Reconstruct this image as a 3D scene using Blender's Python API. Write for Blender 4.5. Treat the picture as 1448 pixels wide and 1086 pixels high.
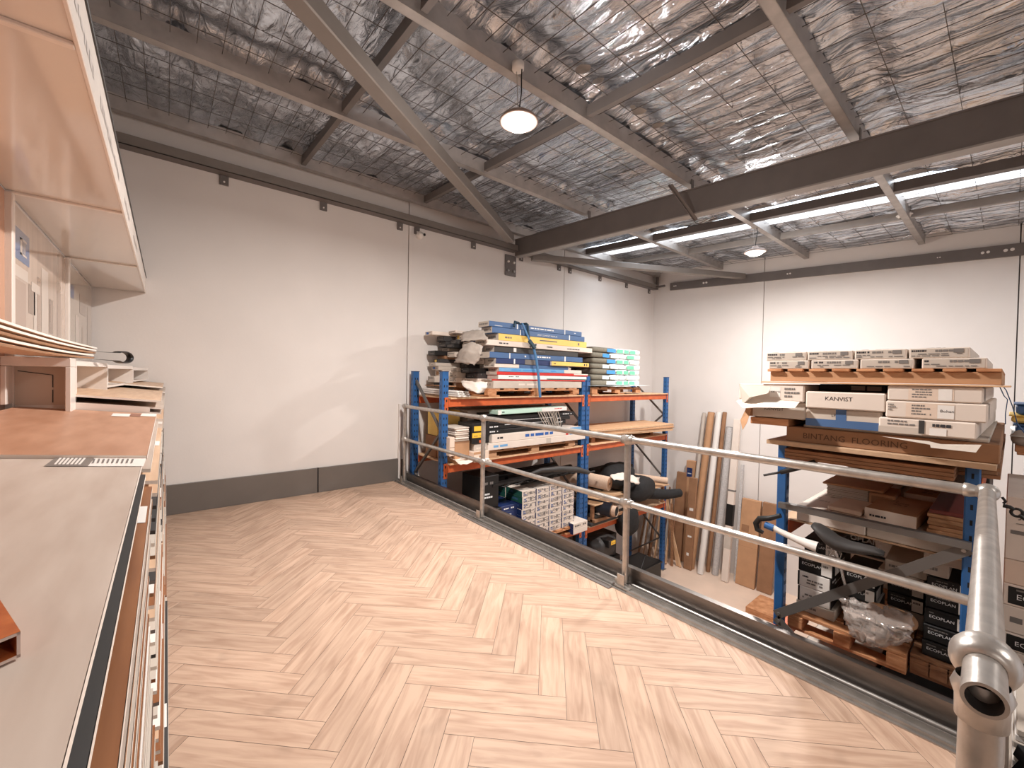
import bpy, bmesh, math, random
import numpy as np
from mathutils import Vector, Matrix

# ---------------------------------------------------------------- scene
S = bpy.context.scene
for o in list(bpy.data.objects): bpy.data.objects.remove(o)
COL = S.collection
S.view_settings.view_transform = 'Standard'
S.view_settings.look = 'None'
S.view_settings.exposure = 0.16
S.view_settings.gamma = 1.0
S.view_settings.use_curve_mapping = False

# ---------------------------------------------------------------- camera
FPX, CX, CY = 588.0, 724.0, 543.0
EYE = Vector((0, 0, 1.38))
def _n(v): v = np.array(v, float); return v / np.linalg.norm(v)
_y = _n((708, -3, -588)); _x = -_n((-489, 19, -588)); _z = _n(np.cross(_x, _y))
_U, _s, _V = np.linalg.svd(np.stack([_x, _y, _z], 1)); ROT = _U @ _V      # world -> camera
cam_data = bpy.data.cameras.new('camera')
cam = bpy.data.objects.new('camera', cam_data); COL.objects.link(cam)
cam_data.sensor_width = 36.0; cam_data.lens = FPX / 1448 * 36.0; cam_data.clip_start = 0.02
Mc = Matrix([list(r) for r in ROT.T]).to_4x4(); Mc.translation = EYE
cam.matrix_world = Mc
S.camera = cam

def at(px, py, axis, val):
    """point of the photograph (px, py) on the plane axis = val"""
    v = _n((px - CX, -(py - CY), -FPX)); d = Vector(ROT.T @ v)
    i = 'xyz'.index(axis); t = (val - EYE[i]) / d[i]
    return EYE + d * t

# ---------------------------------------------------------------- world and lights
W = bpy.data.worlds.new('sky'); S.world = W; W.use_nodes = True
W.node_tree.nodes['Background'].inputs[0].default_value = (0.80, 0.90, 1.0, 1)
W.node_tree.nodes['Background'].inputs[1].default_value = 6.0
LAMP_W = 134.0
FILL_E = 0.3  # glow strength of the added fill panel on the right wall

# ---------------------------------------------------------------- materials
def lin(c):
    c = c / 255.0
    return c / 12.92 if c <= 0.04045 else ((c + 0.055) / 1.055) ** 2.4
def rgb(r, g, b): return (lin(r), lin(g), lin(b), 1)
MATS = {}
def mat(name, col, rough=0.6, metal=0.0, var=0.0, scale=6.0, bump=0.0, bscale=40.0, stretch=(1, 1, 1), col2=None, spec=0.5, coat=0.0):
    if name in MATS: return MATS[name]
    m = bpy.data.materials.new(name); m.use_nodes = True; MATS[name] = m
    nt = m.node_tree; b = nt.nodes['Principled BSDF']
    b.inputs['Base Color'].default_value = rgb(*col)
    b.inputs['Roughness'].default_value = rough
    b.inputs['Metallic'].default_value = metal
    b.inputs['Specular IOR Level'].default_value = spec
    if coat: b.inputs['Coat Weight'].default_value = coat; b.inputs['Coat Roughness'].default_value = 0.08
    if var or bump or col2:
        tc = nt.nodes.new('ShaderNodeTexCoord'); mp = nt.nodes.new('ShaderNodeMapping')
        mp.inputs['Scale'].default_value = stretch
        nt.links.new(tc.outputs['Object'], mp.inputs[0])
    if var or col2:
        nz = nt.nodes.new('ShaderNodeTexNoise'); nz.inputs['Scale'].default_value = scale; nz.inputs['Detail'].default_value = 6
        nt.links.new(mp.outputs[0], nz.inputs['Vector'])
        cr = nt.nodes.new('ShaderNodeValToRGB')
        c = rgb(*col)
        c2 = rgb(*col2) if col2 else tuple(max(0, k * (1 - var)) for k in c[:3]) + (1,)
        c1 = c if col2 else tuple(min(1, k * (1 + var)) for k in c[:3]) + (1,)
        cr.color_ramp.elements[0].position = 0.32; cr.color_ramp.elements[0].color = c2
        cr.color_ramp.elements[1].position = 0.68; cr.color_ramp.elements[1].color = c1
        nt.links.new(nz.outputs['Fac'], cr.inputs[0]); nt.links.new(cr.outputs[0], b.inputs['Base Color'])
    if bump:
        nb = nt.nodes.new('ShaderNodeTexNoise'); nb.inputs['Scale'].default_value = bscale; nb.inputs['Detail'].default_value = 4
        nt.links.new(mp.outputs[0], nb.inputs['Vector'])
        bp = nt.nodes.new('ShaderNodeBump'); bp.inputs['Strength'].default_value = bump; bp.inputs['Distance'].default_value = 0.01
        nt.links.new(nb.outputs['Fac'], bp.inputs['Height']); nt.links.new(bp.outputs[0], b.inputs['Normal'])
    return m
def emit(name, col, strength):
    m = bpy.data.materials.new(name); m.use_nodes = True
    b = m.node_tree.nodes['Principled BSDF']
    b.inputs['Emission Color'].default_value = rgb(*col); b.inputs['Emission Strength'].default_value = strength
    MATS[name] = m; return m

WALL = mat('painted_panel', (228, 221, 216), 0.75, var=0.03, scale=1.3, bump=0.05, bscale=60)
CONC = mat('concrete', (222, 196, 176), 0.55, var=0.08, scale=2.0)
GALV = mat('galvanised_steel', (178, 174, 170), 0.42, 0.85, var=0.13, scale=14, bump=0.06, bscale=30)
GALVP = mat('galvanised_pipe', (190, 184, 178), 0.36, 0.75, var=0.16, scale=22, bump=0.08, bscale=60)
DSTEEL = mat('dark_painted_steel', (112, 105, 102), 0.5, 0.1, var=0.06, scale=5)
PURL = mat('zinc_purlin', (176, 170, 166), 0.42, 0.45, var=0.12, scale=9)
BRACE = mat('grey_brace', (158, 152, 147), 0.5, 0.2, var=0.06, scale=7)
SKIRT = mat('grey_skirting', (112, 105, 100), 0.25, 0.1, var=0.04, scale=3)
TOE = mat('toe_board_steel', (128, 122, 118), 0.33, 0.85, var=0.18, scale=6, stretch=(1, 1, 5))
WHITE = mat('white_laminate', (232, 222, 214), 0.22, var=0.01)
GLOSSW = mat('gloss_canopy', (224, 214, 206), 0.12, var=0.02, scale=2, coat=0.4)
BLUE = mat('rack_blue', (42, 92, 148), 0.4, 0.1, var=0.08, scale=12)
DBLUE = mat('rack_dark_blue', (26, 52, 92), 0.45, 0.1)
ORANGE = mat('beam_orange', (198, 96, 52), 0.42, 0.1, var=0.12, scale=9)
HOLE = mat('slot_black', (14, 14, 16), 0.8)
STRUT = mat('brace_strut', (104, 99, 96), 0.5, 0.3)
BLACK = mat('black_plastic', (24, 23, 23), 0.45)
BLACKF = mat('black_cloth', (30, 29, 30), 0.85, var=0.3, scale=20)
CHAR = mat('charcoal', (58, 55, 54), 0.6, var=0.1)
CARD = mat('brown_card', (186, 142, 106), 0.8, var=0.07, scale=7)
CARDD = mat('dark_card', (150, 110, 80), 0.8, var=0.1, scale=7)
CARDW = mat('white_card', (226, 212, 200), 0.7, var=0.04, scale=6)
CARDG = mat('grey_card', (196, 184, 172), 0.75, var=0.06, scale=7)
CREAM = mat('cream_card', (226, 204, 186), 0.7, var=0.04, scale=6)
PALLET = mat('pallet_pine', (206, 150, 108), 0.75, stretch=(3, 3, 12), col2=(172, 114, 74), scale=4)
PALD = mat('old_pallet', (168, 122, 88), 0.8, stretch=(3, 3, 12), col2=(132, 92, 64), scale=4)
PLY = mat('plywood', (226, 188, 150), 0.65, stretch=(2, 8, 2), col2=(206, 160, 120), scale=3)
PART = mat('particle_board', (190, 158, 128), 0.8, var=0.08, scale=30)
CBLUE = mat('carton_blue', (72, 104, 148), 0.45, var=0.06)
NAVY = mat('carton_navy', (32, 50, 98), 0.45, var=0.06)
LBLUE = mat('carton_light_blue', (112, 168, 214), 0.5, var=0.05)
YELL = mat('carton_yellow', (244, 204, 110), 0.5, var=0.05)
RED = mat('carton_red', (206, 46, 40), 0.45)
MINT = mat('carton_mint', (190, 222, 206), 0.5)
GREEN = mat('bag_green', (112, 200, 160), 0.5)
TEAL = mat('dark_green', (40, 96, 84), 0.5)
BAGB = mat('bag_blue', (70, 150, 220), 0.5)
BAGW = mat('bag_white', (232, 236, 234), 0.45, var=0.04, bump=0.3, bscale=30)
BAGG = mat('bag_grey', (120, 114, 100), 0.75, var=0.15, scale=10, bump=0.5, bscale=20)
INK = mat('ink_dark', (52, 50, 54), 0.7)
INKG = mat('ink_grey', (120, 114, 110), 0.7)
INKB = mat('ink_blue', (46, 96, 170), 0.6)
INKW = mat('ink_white', (232, 232, 232), 0.6)
LABELW = mat('label_white', (236, 230, 224), 0.55)
LABELY = mat('label_yellow', (240, 190, 60), 0.55)
STRAPB = mat('strap_blue', (72, 122, 168), 0.5)
STRAPD = mat('strap_dark', (40, 66, 82), 0.6)
CARPET = mat('carpet_beige', (216, 186, 162), 0.95, var=0.08, scale=60, bump=0.3, bscale=150)
MAROON = mat('maroon_tile', (122, 58, 52), 0.5, var=0.08, scale=8)
OAKG = mat('oak_grey', (204, 190, 178), 0.42, stretch=(1.5, 9, 1), col2=(188, 171, 158), scale=3.0)
OAKB = mat('oak_brown', (196, 150, 122), 0.36, stretch=(1.5, 8, 1), col2=(176, 128, 100), scale=3.0)
OAKP = mat('oak_pale', (222, 190, 160), 0.38, stretch=(1.2, 14, 1), col2=(200, 164, 134), scale=3.0)
OAKO = mat('oak_orange', (220, 174, 144), 0.4, stretch=(1.2, 14, 1), col2=(206, 148, 108), scale=3.0)
OAKD = mat('oak_dark', (158, 104, 66), 0.4, stretch=(1.2, 14, 1), col2=(132, 82, 50), scale=3.0)
TIMB = mat('timber_profile', (196, 112, 62), 0.35, stretch=(3, 3, 3), col2=(168, 86, 44), scale=20)
WRAP = mat('bubble_wrap', (196, 192, 190), 0.25, var=0.12, scale=40, bump=0.8, bscale=90)
PVC = mat('white_tube', (228, 222, 216), 0.4)

def glassy(name, col, alpha, rough=0.15):
    m = bpy.data.materials.new(name); m.use_nodes = True; nt = m.node_tree
    for n in list(nt.nodes):
        if n.type == 'BSDF_PRINCIPLED': nt.nodes.remove(n)
    out = nt.nodes['Material Output']
    t = nt.nodes.new('ShaderNodeBsdfTransparent'); g = nt.nodes.new('ShaderNodeBsdfGlossy'); g.inputs['Roughness'].default_value = rough
    g.inputs['Color'].default_value = rgb(*col)
    d = nt.nodes.new('ShaderNodeBsdfDiffuse'); d.inputs['Color'].default_value = rgb(*col)
    a = nt.nodes.new('ShaderNodeMixShader'); a.inputs[0].default_value = 0.5
    nt.links.new(g.outputs[0], a.inputs[1]); nt.links.new(d.outputs[0], a.inputs[2])
    x = nt.nodes.new('ShaderNodeMixShader'); x.inputs[0].default_value = alpha
    nt.links.new(t.outputs[0], x.inputs[1]); nt.links.new(a.outputs[0], x.inputs[2]); nt.links.new(x.outputs[0], out.inputs[0])
    MATS[name] = m; return m
FILM = glassy('clear_film', (226, 214, 206), 0.5)

def skylight_mat():
    m = bpy.data.materials.new('daylit_translucent_sheet'); m.use_nodes = True; nt = m.node_tree; b = nt.nodes['Principled BSDF']
    b.inputs['Base Color'].default_value = rgb(225, 230, 235)
    tc = nt.nodes.new('ShaderNodeTexCoord'); sp = nt.nodes.new('ShaderNodeSeparateXYZ'); nt.links.new(tc.outputs['Object'], sp.inputs[0])
    w = nt.nodes.new('ShaderNodeMath'); w.operation = 'MULTIPLY'; w.inputs[1].default_value = 2 * math.pi / .125; nt.links.new(sp.outputs['Y'], w.inputs[0])
    c = nt.nodes.new('ShaderNodeMath'); c.operation = 'COSINE'; nt.links.new(w.outputs[0], c.inputs[0])
    r = nt.nodes.new('ShaderNodeMapRange'); r.inputs[1].default_value = .80; r.inputs[2].default_value = .98; r.inputs[3].default_value = DAY; r.inputs[4].default_value = DAY * .3
    nt.links.new(c.outputs[0], r.inputs[0]); nt.links.new(r.outputs[0], b.inputs['Emission Strength'])
    b.inputs['Emission Color'].default_value = (0.80, 0.90, 1.0, 1); return m
DAY = 4.0
SKYM = skylight_mat()

def foil_mat():
    m = bpy.data.materials.new('foil_insulation'); m.use_nodes = True; nt = m.node_tree
    b = nt.nodes['Principled BSDF']; b.inputs['Metallic'].default_value = 0.95; b.inputs['Roughness'].default_value = 0.16
    b.inputs['Base Color'].default_value = rgb(206, 213, 222)
    tc = nt.nodes.new('ShaderNodeTexCoord'); mp = nt.nodes.new('ShaderNodeMapping'); mp.inputs['Scale'].default_value = (1.0, 3.2, 1)
    nt.links.new(tc.outputs['Object'], mp.inputs[0])
    n1 = nt.nodes.new('ShaderNodeTexNoise'); n1.inputs['Scale'].default_value = 4.2; n1.inputs['Detail'].default_value = 7; n1.inputs['Distortion'].default_value = 1.1
    nt.links.new(mp.outputs[0], n1.inputs['Vector'])
    bp = nt.nodes.new('ShaderNodeBump'); bp.inputs['Strength'].default_value = 0.9; bp.inputs['Distance'].default_value = 0.04
    nt.links.new(n1.outputs['Fac'], bp.inputs['Height']); nt.links.new(bp.outputs[0], b.inputs['Normal'])
    return m
FOIL = foil_mat()

def plank_mat():
    m = bpy.data.materials.new('herringbone_oak'); m.use_nodes = True; nt = m.node_tree; L = nt.links
    b = nt.nodes['Principled BSDF']; b.inputs['Roughness'].default_value = 0.52; b.inputs['Specular IOR Level'].default_value = 0.3
    uv = nt.nodes.new('ShaderNodeUVMap'); uv.uv_map = 'UVMap'
    mp = nt.nodes.new('ShaderNodeMapping'); mp.inputs['Scale'].default_value = (2.2, 20, 1)
    L.new(uv.outputs[0], mp.inputs[0])
    n = nt.nodes.new('ShaderNodeTexNoise'); n.inputs['Scale'].default_value = 1.6; n.inputs['Detail'].default_value = 8; n.inputs['Distortion'].default_value = 0.7
    L.new(mp.outputs[0], n.inputs['Vector'])
    cr = nt.nodes.new('ShaderNodeValToRGB')
    cr.color_ramp.elements[0].position = 0.30; cr.color_ramp.elements[0].color = rgb(174, 142, 121)
    cr.color_ramp.elements[1].position = 0.62; cr.color_ramp.elements[1].color = rgb(201, 171, 149)
    L.new(n.outputs['Fac'], cr.inputs[0])
    mp2 = nt.nodes.new('ShaderNodeMapping'); mp2.inputs['Scale'].default_value = (7, 9, 1); L.new(uv.outputs[0], mp2.inputs[0])
    v = nt.nodes.new('ShaderNodeTexNoise'); v.inputs['Scale'].default_value = 0.8; v.inputs['Detail'].default_value = 2; L.new(mp2.outputs[0], v.inputs['Vector'])
    r2 = nt.nodes.new('ShaderNodeMapRange'); r2.inputs[1].default_value = 0.62; r2.inputs[2].default_value = 0.75; r2.inputs[3].default_value = 1.0; r2.inputs[4].default_value = 0.86
    L.new(v.outputs['Fac'], r2.inputs[0])
    at_ = nt.nodes.new('ShaderNodeAttribute'); at_.attribute_name = 'tone'
    mu = nt.nodes.new('ShaderNodeMath'); mu.operation = 'MULTIPLY'; L.new(at_.outputs['Fac'], mu.inputs[0]); L.new(r2.outputs[0], mu.inputs[1])
    mx = nt.nodes.new('ShaderNodeVectorMath'); mx.operation = 'SCALE'; L.new(cr.outputs[0], mx.inputs[0]); L.new(mu.outputs[0], mx.inputs['Scale'])
    L.new(mx.outputs[0], b.inputs['Base Color'])
    return m
PLANK = plank_mat()

# ---------------------------------------------------------------- mesh helpers
class MB:
    """collects shapes in world coordinates, then becomes one mesh object"""
    def __init__(s): s.v = []; s.f = []; s.m = []; s.sm = []; s.mats = []
    def mi(s, m):
        if m not in s.mats: s.mats.append(m)
        return s.mats.index(m)
    def add(s, vs, fs, m, smooth=False):
        o = len(s.v); s.v += [Vector(v) for v in vs]; k = s.mi(m)
        for f in fs: s.f.append([o + i for i in f]); s.m.append(k); s.sm.append(smooth)
        return s
    def hexa(s, c, m, ch=0.0):
        """box from 8 corners ordered (x-,y-,z-)...; ch = chamfer"""
        c = [Vector(p) for p in c]
        if ch <= 0:
            return s.add(c, [(0, 2, 3, 1), (4, 5, 7, 6), (0, 1, 5, 4), (2, 6, 7, 3), (0, 4, 6, 2), (1, 3, 7, 5)], m)
        V = []; idx = {}
        for i in range(8):
            for a in range(3):
                p = c[i].copy()
                for b in range(3):
                    if b != a:
                        d = c[i ^ (1 << b)] - c[i]
                        if d.length > 1e-9: p += d.normalized() * min(ch, d.length * 0.4)
                idx[(i, a)] = len(V); V.append(p)
        F = []
        for a in range(3):
            b, d = [k for k in range(3) if k != a]
            for sg in (0, 1):
                base = sg << a
                q = [base, base | 1 << b, base | 1 << b | 1 << d, base | 1 << d]
                F.append([idx[(k, a)] for k in q])
        for a in range(3):
            b, d = [k for k in range(3) if k != a]
            for k in range(8):
                if not k >> a & 1:
                    k2 = k | 1 << a
                    F.append([idx[(k, b)], idx[(k2, b)], idx[(k2, d)], idx[(k, d)]])
        for k in range(8): F.append([idx[(k, 0)], idx[(k, 1)], idx[(k, 2)]])
        return s.add(V, F, m)
    def box(s, x0, x1, y0, y1, z0, z1, m, ch=0.0):
        return s.hexa([(x, y, z) for z in (z0, z1) for y in (y0, y1) for x in (x0, x1)], m, ch)
    def bar(s, p, q, w, h, m, up=(0, 0, 1), ch=0.0):
        p = Vector(p); q = Vector(q); d = (q - p).normalized(); up = Vector(up)
        sd = d.cross(up)
        if sd.length < 1e-5: sd = d.cross(Vector((0, 1, 0)))
        sd.normalize(); u = sd.cross(d).normalized()
        c = []
        for e in (-h / 2, h / 2):
            for t in (-w / 2, w / 2):
                for a in (p, q): c.append(a + sd * t + u * e)
        return s.hexa(c, m, ch)
    def tube(s, pts, r, m, seg=12, cap=True, inner=0.0):
        pts = [Vector(p) for p in pts]; n = len(pts)
        rr = r if isinstance(r, (list, tuple)) else [r] * n
        V = []; F = []; u = None
        for i, p in enumerate(pts):
            d = (pts[min(i + 1, n - 1)] - pts[max(i - 1, 0)]).normalized()
            if u is None: u = d.cross(Vector((0, 0, 1)) if abs(d.z) < 0.9 else Vector((1, 0, 0))).normalized()
            u = (u - d * u.dot(d)).normalized(); w = d.cross(u)
            for k in range(seg):
                a = 2 * math.pi * k / seg; V.append(p + (u * math.cos(a) + w * math.sin(a)) * rr[i])
        for i in range(n - 1):
            for k in range(seg):
                k2 = (k + 1) % seg; F.append((i * seg + k, i * seg + k2, (i + 1) * seg + k2, (i + 1) * seg + k))
        s.add(V, F, m, True)
        if cap:
            s.add(V[:seg], [tuple(range(seg))[::-1]], m); s.add(V[-seg:], [tuple(range(seg))], m)
        return s
    def lathe(s, c, prof, m, seg=24, axis=(0, 0, 1)):
        ax = Vector(axis).normalized(); u = ax.orthogonal().normalized(); w = ax.cross(u); c = Vector(c); V = []; F = []
        for r, h in prof:
            for k in range(seg):
                a = 2 * math.pi * k / seg; V.append(c + ax * h + (u * math.cos(a) + w * math.sin(a)) * max(r, 1e-4))
        for i in range(len(prof) - 1):
            for k in range(seg):
                k2 = (k + 1) % seg; F.append((i * seg + k, i * seg + k2, (i + 1) * seg + k2, (i + 1) * seg + k))
        return s.add(V, F, m, True)
    def quad(s, a, b, c, d, m): return s.add([a, b, c, d], [(0, 1, 2, 3)], m)
    def ring(s, c, R, r, m, axis=(0, 0, 1), seg=20, rs=8, a0=0, a1=2 * math.pi):
        ax = Vector(axis).normalized(); u = ax.orthogonal().normalized(); w = ax.cross(u); c = Vector(c)
        pts = [c + (u * math.cos(a0 + (a1 - a0) * k / seg) + w * math.sin(a0 + (a1 - a0) * k / seg)) * R for k in range(seg + 1)]
        return s.tube(pts, r, m, rs)
    def face_frame(s, b, face):
        x0, x1, y0, y1, z0, z1 = b; e = 0.0008
        if face == 'f': return Vector((x0, y0 - e, z0)), Vector((x1 - x0, 0, 0)), Vector((0, 0, z1 - z0))
        if face == 'b': return Vector((x1, y1 + e, z0)), Vector((x0 - x1, 0, 0)), Vector((0, 0, z1 - z0))
        if face == 'r': return Vector((x1 + e, y0, z0)), Vector((0, y1 - y0, 0)), Vector((0, 0, z1 - z0))
        if face == 'l': return Vector((x0 - e, y1, z0)), Vector((0, y0 - y1, 0)), Vector((0, 0, z1 - z0))
        if face == 't': return Vector((x0, y0, z1 + e)), Vector((x1 - x0, 0, 0)), Vector((0, y1 - y0, 0))
        if face == 's': return Vector((x1, y0, z1 + e)), Vector((0, y1 - y0, 0)), Vector((x0 - x1, 0, 0))   # top read from +x
    def decal(s, b, face, u0, v0, u1, v1, m, lift=0.0):
        o, U, V = s.face_frame(b, face); n = U.cross(V).normalized() * lift
        if face in 'ts': n = Vector((0, 0, lift))
        return s.quad(o + U * u0 + V * v0 + n, o + U * u1 + V * v0 + n, o + U * u1 + V * v1 + n, o + U * u0 + V * v1 + n, m)
    def lines(s, b, face, u0, v0, u1, v1, rows, m, seed=0, lift=0.0004, word=0.14):
        rd = random.Random(seed); h = (v1 - v0) / rows; W_ = u1 - u0
        for r in range(rows):
            x = u0; vv = v1 - (r + 1) * h
            while x < u1:
                w = W_ * word * rd.uniform(0.4, 1.5)
                if rd.random() < 0.82 and x + w <= u1: s.decal(b, face, x, vv + h * 0.25, x + w, vv + h * 0.78, m, lift)
                x += w + W_ * 0.03
                if rd.random() < 0.08: break
        return s
    def text(s, b, face, u, v, hgt, string, m, lift=0.0006, squeeze=1.0):
        o, U, V = s.face_frame(b, face); un = U.normalized(); vn = V.normalized(); n = un.cross(vn) * lift
        cu = bpy.data.curves.new('t', 'FONT'); cu.body = string; cu.size = hgt; cu.resolution_u = 2
        to = bpy.data.objects.new('t', cu); COL.objects.link(to)
        dg = bpy.context.evaluated_depsgraph_get(); me = bpy.data.meshes.new_from_object(to.evaluated_get(dg))
        vs = [o + U * u + V * v + un * p.co.x * squeeze + vn * p.co.y + n for p in me.vertices]
        s.add(vs, [tuple(p.vertices) for p in me.polygons], m)
        bpy.data.objects.remove(to); bpy.data.curves.remove(cu); bpy.data.meshes.remove(me)
        return s
    def build(s, name, parent=None, loc=None, recalc=True):
        if loc is None:
            if parent is not None: loc = parent_world(parent)
            else:
                xs = [v.x for v in s.v]; ys = [v.y for v in s.v]; zs = [v.z for v in s.v]
                loc = Vector(((min(xs) + max(xs)) / 2, (min(ys) + max(ys)) / 2, min(zs)))
        loc = Vector(loc)
        me = bpy.data.meshes.new(name); me.from_pydata([v - loc for v in s.v], [], s.f)
        for m in s.mats: me.materials.append(m)
        for p, k, q in zip(me.polygons, s.m, s.sm): p.material_index = k; p.use_smooth = q
        if recalc:
            bm = bmesh.new(); bm.from_mesh(me); bmesh.ops.recalc_face_normals(bm, faces=bm.faces); bm.to_mesh(me); bm.free()
        me.update()
        o = bpy.data.objects.new(name, me); COL.objects.link(o)
        if parent is not None: o.parent = parent; o.location = loc - parent_world(parent)
        else: o.location = loc
        return o
def parent_world(p):
    v = p.location.copy()
    while p.parent is not None: p = p.parent; v += p.location
    return v
def tag(o, label, cat, group=None):
    o['label'] = label; o['category'] = cat
    if group: o['group'] = group
    return o
def struct(o): o['kind'] = 'structure'; return o
def thing(name, label, cat, loc, group=None):
    o = bpy.data.objects.new(name, None); o.empty_display_size = 0.1; o.location = loc; COL.objects.link(o)
    return tag(o, label, cat, group)
def spin(o, deg, tilt=0.0, roll=0.0):
    o.rotation_euler = (math.radians(tilt), math.radians(roll), math.radians(deg)); return o
ORD = ['first', 'second', 'third', 'fourth', 'fifth', 'sixth', 'seventh', 'eighth', 'ninth', 'tenth', 'eleventh', 'twelfth', 'thirteenth', 'fourteenth',
       'fifteenth', 'sixteenth', 'seventeenth', 'eighteenth', 'nineteenth', 'twentieth', 'twenty-first', 'twenty-second', 'twenty-third', 'twenty-fourth', 'twenty-fifth', 'twenty-sixth', 'twenty-seventh', 'twenty-eighth', 'twenty-ninth', 'thirtieth', 'thirty-first', 'thirty-second', 'thirty-third']
def under(i): return 'topmost' if i == 0 else ORD[i] + ' from the top'

# ---------------------------------------------------------------- dimensions of the place (metres)
XW, YB, XR, YN, G = -5.13, 8.33, 4.6, -3.2, -2.3      # left wall, back wall, right wall, near wall, ground level
SL = 0.0575
def zp(x): return 3.63 - SL * (x - XW)                # underside of the purlins
def zf(x): return zp(x) + 0.135                       # foil

# ---------------------------------------------------------------- walls
def panel_wall(name, fixed, a, b, joints, axis, thick):
    m = MB(); ed = [a] + joints + [b]; top = 4.3
    for i in range(len(ed) - 1):
        lo = ed[i] + (0.006 if i else 0); hi = ed[i + 1] - (0.006 if i < len(ed) - 2 else 0)
        t0, t1 = sorted((fixed, fixed + thick))
        if axis == 'y': m.box(t0, t1, lo, hi, G, top, WALL)
        else: m.box(lo, hi, t0, t1, G, top, WALL)
    for j in joints:
        t = fixed + thick * 0.35; t0, t1 = sorted((t, fixed + thick))
        if axis == 'y': m.box(t0, t1, j - 0.006, j + 0.006, G, top, INKG)
        else: m.box(j - 0.006, j + 0.006, t0, t1, G, top, INKG)
    return struct(m.build(name, recalc=True))
panel_wall('wall_left', XW, YN, YB, [2.45, 5.425], 'y', -0.12)
panel_wall('wall_back', YB, XW - 0.12, XR + .12, [-2.92, 0.022, 3.0], 'x', 0.12)
panel_wall('wall_right', XR, YN, YB, [0.6, 4.5], 'y', 0.12)
panel_wall('wall_near', YN, XW - 0.12, XR + .12, [-1.5, 1.6], 'x', -0.12)

# ground floor and mezzanine
m = MB(); m.box(XW - .12, XR + .12, YN - .12, YB + .12, G - 0.15, G, CONC); struct(m.build('floor'))
EDGE_Y = 2.29
m = MB()
m.box(XW, 0.0, 0.7, 2.46, -0.16, -0.005, CHAR); m.box(XW, XR, YN, 0.7, -0.16, -0.005, CHAR)
struct(m.build('floor'))

def herringbone():
    w = 0.119; L = 5; me = bpy.data.meshes.new('floor')
    bm = bmesh.new(); uvl = bm.loops.layers.uv.new('UVMap'); tl = bm.loops.layers.float_color.new('tone')
    rd = random.Random(7); r2 = math.sqrt(0.5); g = 0.0008
    def uv2xy(u, v): return ((u - v) * r2, (u + v) * r2)
    U0, V0 = 0.094, 1.67
    def region(x, y, pad=0.6): return XW - pad < x < XR + pad and YN - pad < y < EDGE_Y + pad and (x < pad or y < 0.7 + pad)
    for j in range(-75, 75):
        for i in range(-75, 75):
            k = (i + j + 5) % 10
            if k == 0: a = (i, j, i + L, j + 1, 0)
            elif k == 5: a = (i, j, i + 1, j + L, 1)
            else: continue
            u0, v0, u1, v1 = U0 + a[0] * w + g, V0 + a[1] * w + g, U0 + a[2] * w - g, V0 + a[3] * w - g
            x, y = uv2xy((u0 + u1) / 2, (v0 + v1) / 2)
            if not region(x, y): continue
            vs = [bm.verts.new((*uv2xy(*q), 0)) for q in ((u0, v0), (u1, v0), (u1, v1), (u0, v1))]
            f = bm.faces.new(vs); ox, oy = rd.uniform(0, 90), rd.uniform(0, 90); t = rd.gauss(0.985, 0.055); t = max(0.83, min(1.06, t))
            W_, H_ = 0.6, 0.12
            q = [(0, 0), (W_, 0), (W_, H_), (0, H_)]
            if a[4]: q = [(0, 0), (0, H_), (W_, H_), (W_, 0)]
            for lp, (s_, h_) in zip(f.loops, q): lp[uvl].uv = (s_ + ox, h_ + oy); lp[tl] = (t, t, t, 1)
    def cut(geom, co, no, outer=True):
        bmesh.ops.bisect_plane(bm, geom=geom, plane_co=co, plane_no=no, clear_outer=outer)
    allg = lambda: bm.verts[:] + bm.edges[:] + bm.faces[:]
    cut(allg(), (XW, 0, 0), (-1, 0, 0)); cut(allg(), (XR, 0, 0), (1, 0, 0)); cut(allg(), (0, YN, 0), (0, -1, 0)); cut(allg(), (0, EDGE_Y, 0), (0, 1, 0))
    cut(allg(), (0, 0.7, 0), (0, 1, 0), False); cut(allg(), (0.0, 0, 0), (1, 0, 0), False)
    bmesh.ops.delete(bm, geom=[f for f in bm.faces if f.calc_center_median().x > 0 and f.calc_center_median().y > 0.7], context='FACES')
    bm.to_mesh(me); bm.free(); me.materials.append(PLANK)
    o = bpy.data.objects.new('floor', me); COL.objects.link(o); return struct(o)
herringbone()

# skirting along the left wall above the mezzanine
m = MB(); m.box(XW, XW + 0.03, YN, 1.345, 0.0, 0.287, SKIRT, 0.003); m.box(XW, XW + 0.03, 1.357, 2.33, 0.0, 0.287, SKIRT, 0.003)
m.box(XW, XW + .022, 1.345, 1.357, 0, .287, HOLE); m.box(XW + 0.03, XW + 0.034, 1.36, 1.40, 0.0, 0.08, SKIRT)
struct(m.build('baseboard_left'))
# joint sealant pipe and white edge trim beside the first post
m = MB(); m.box(XW + .001, XW + .03, 2.335, 2.37, 0.0, 1.0, WALL, .003); m.box(XW + .001, XW + .02, 2.372, 2.43, -.16, .27, SKIRT); struct(m.build('trim_5'))

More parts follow.
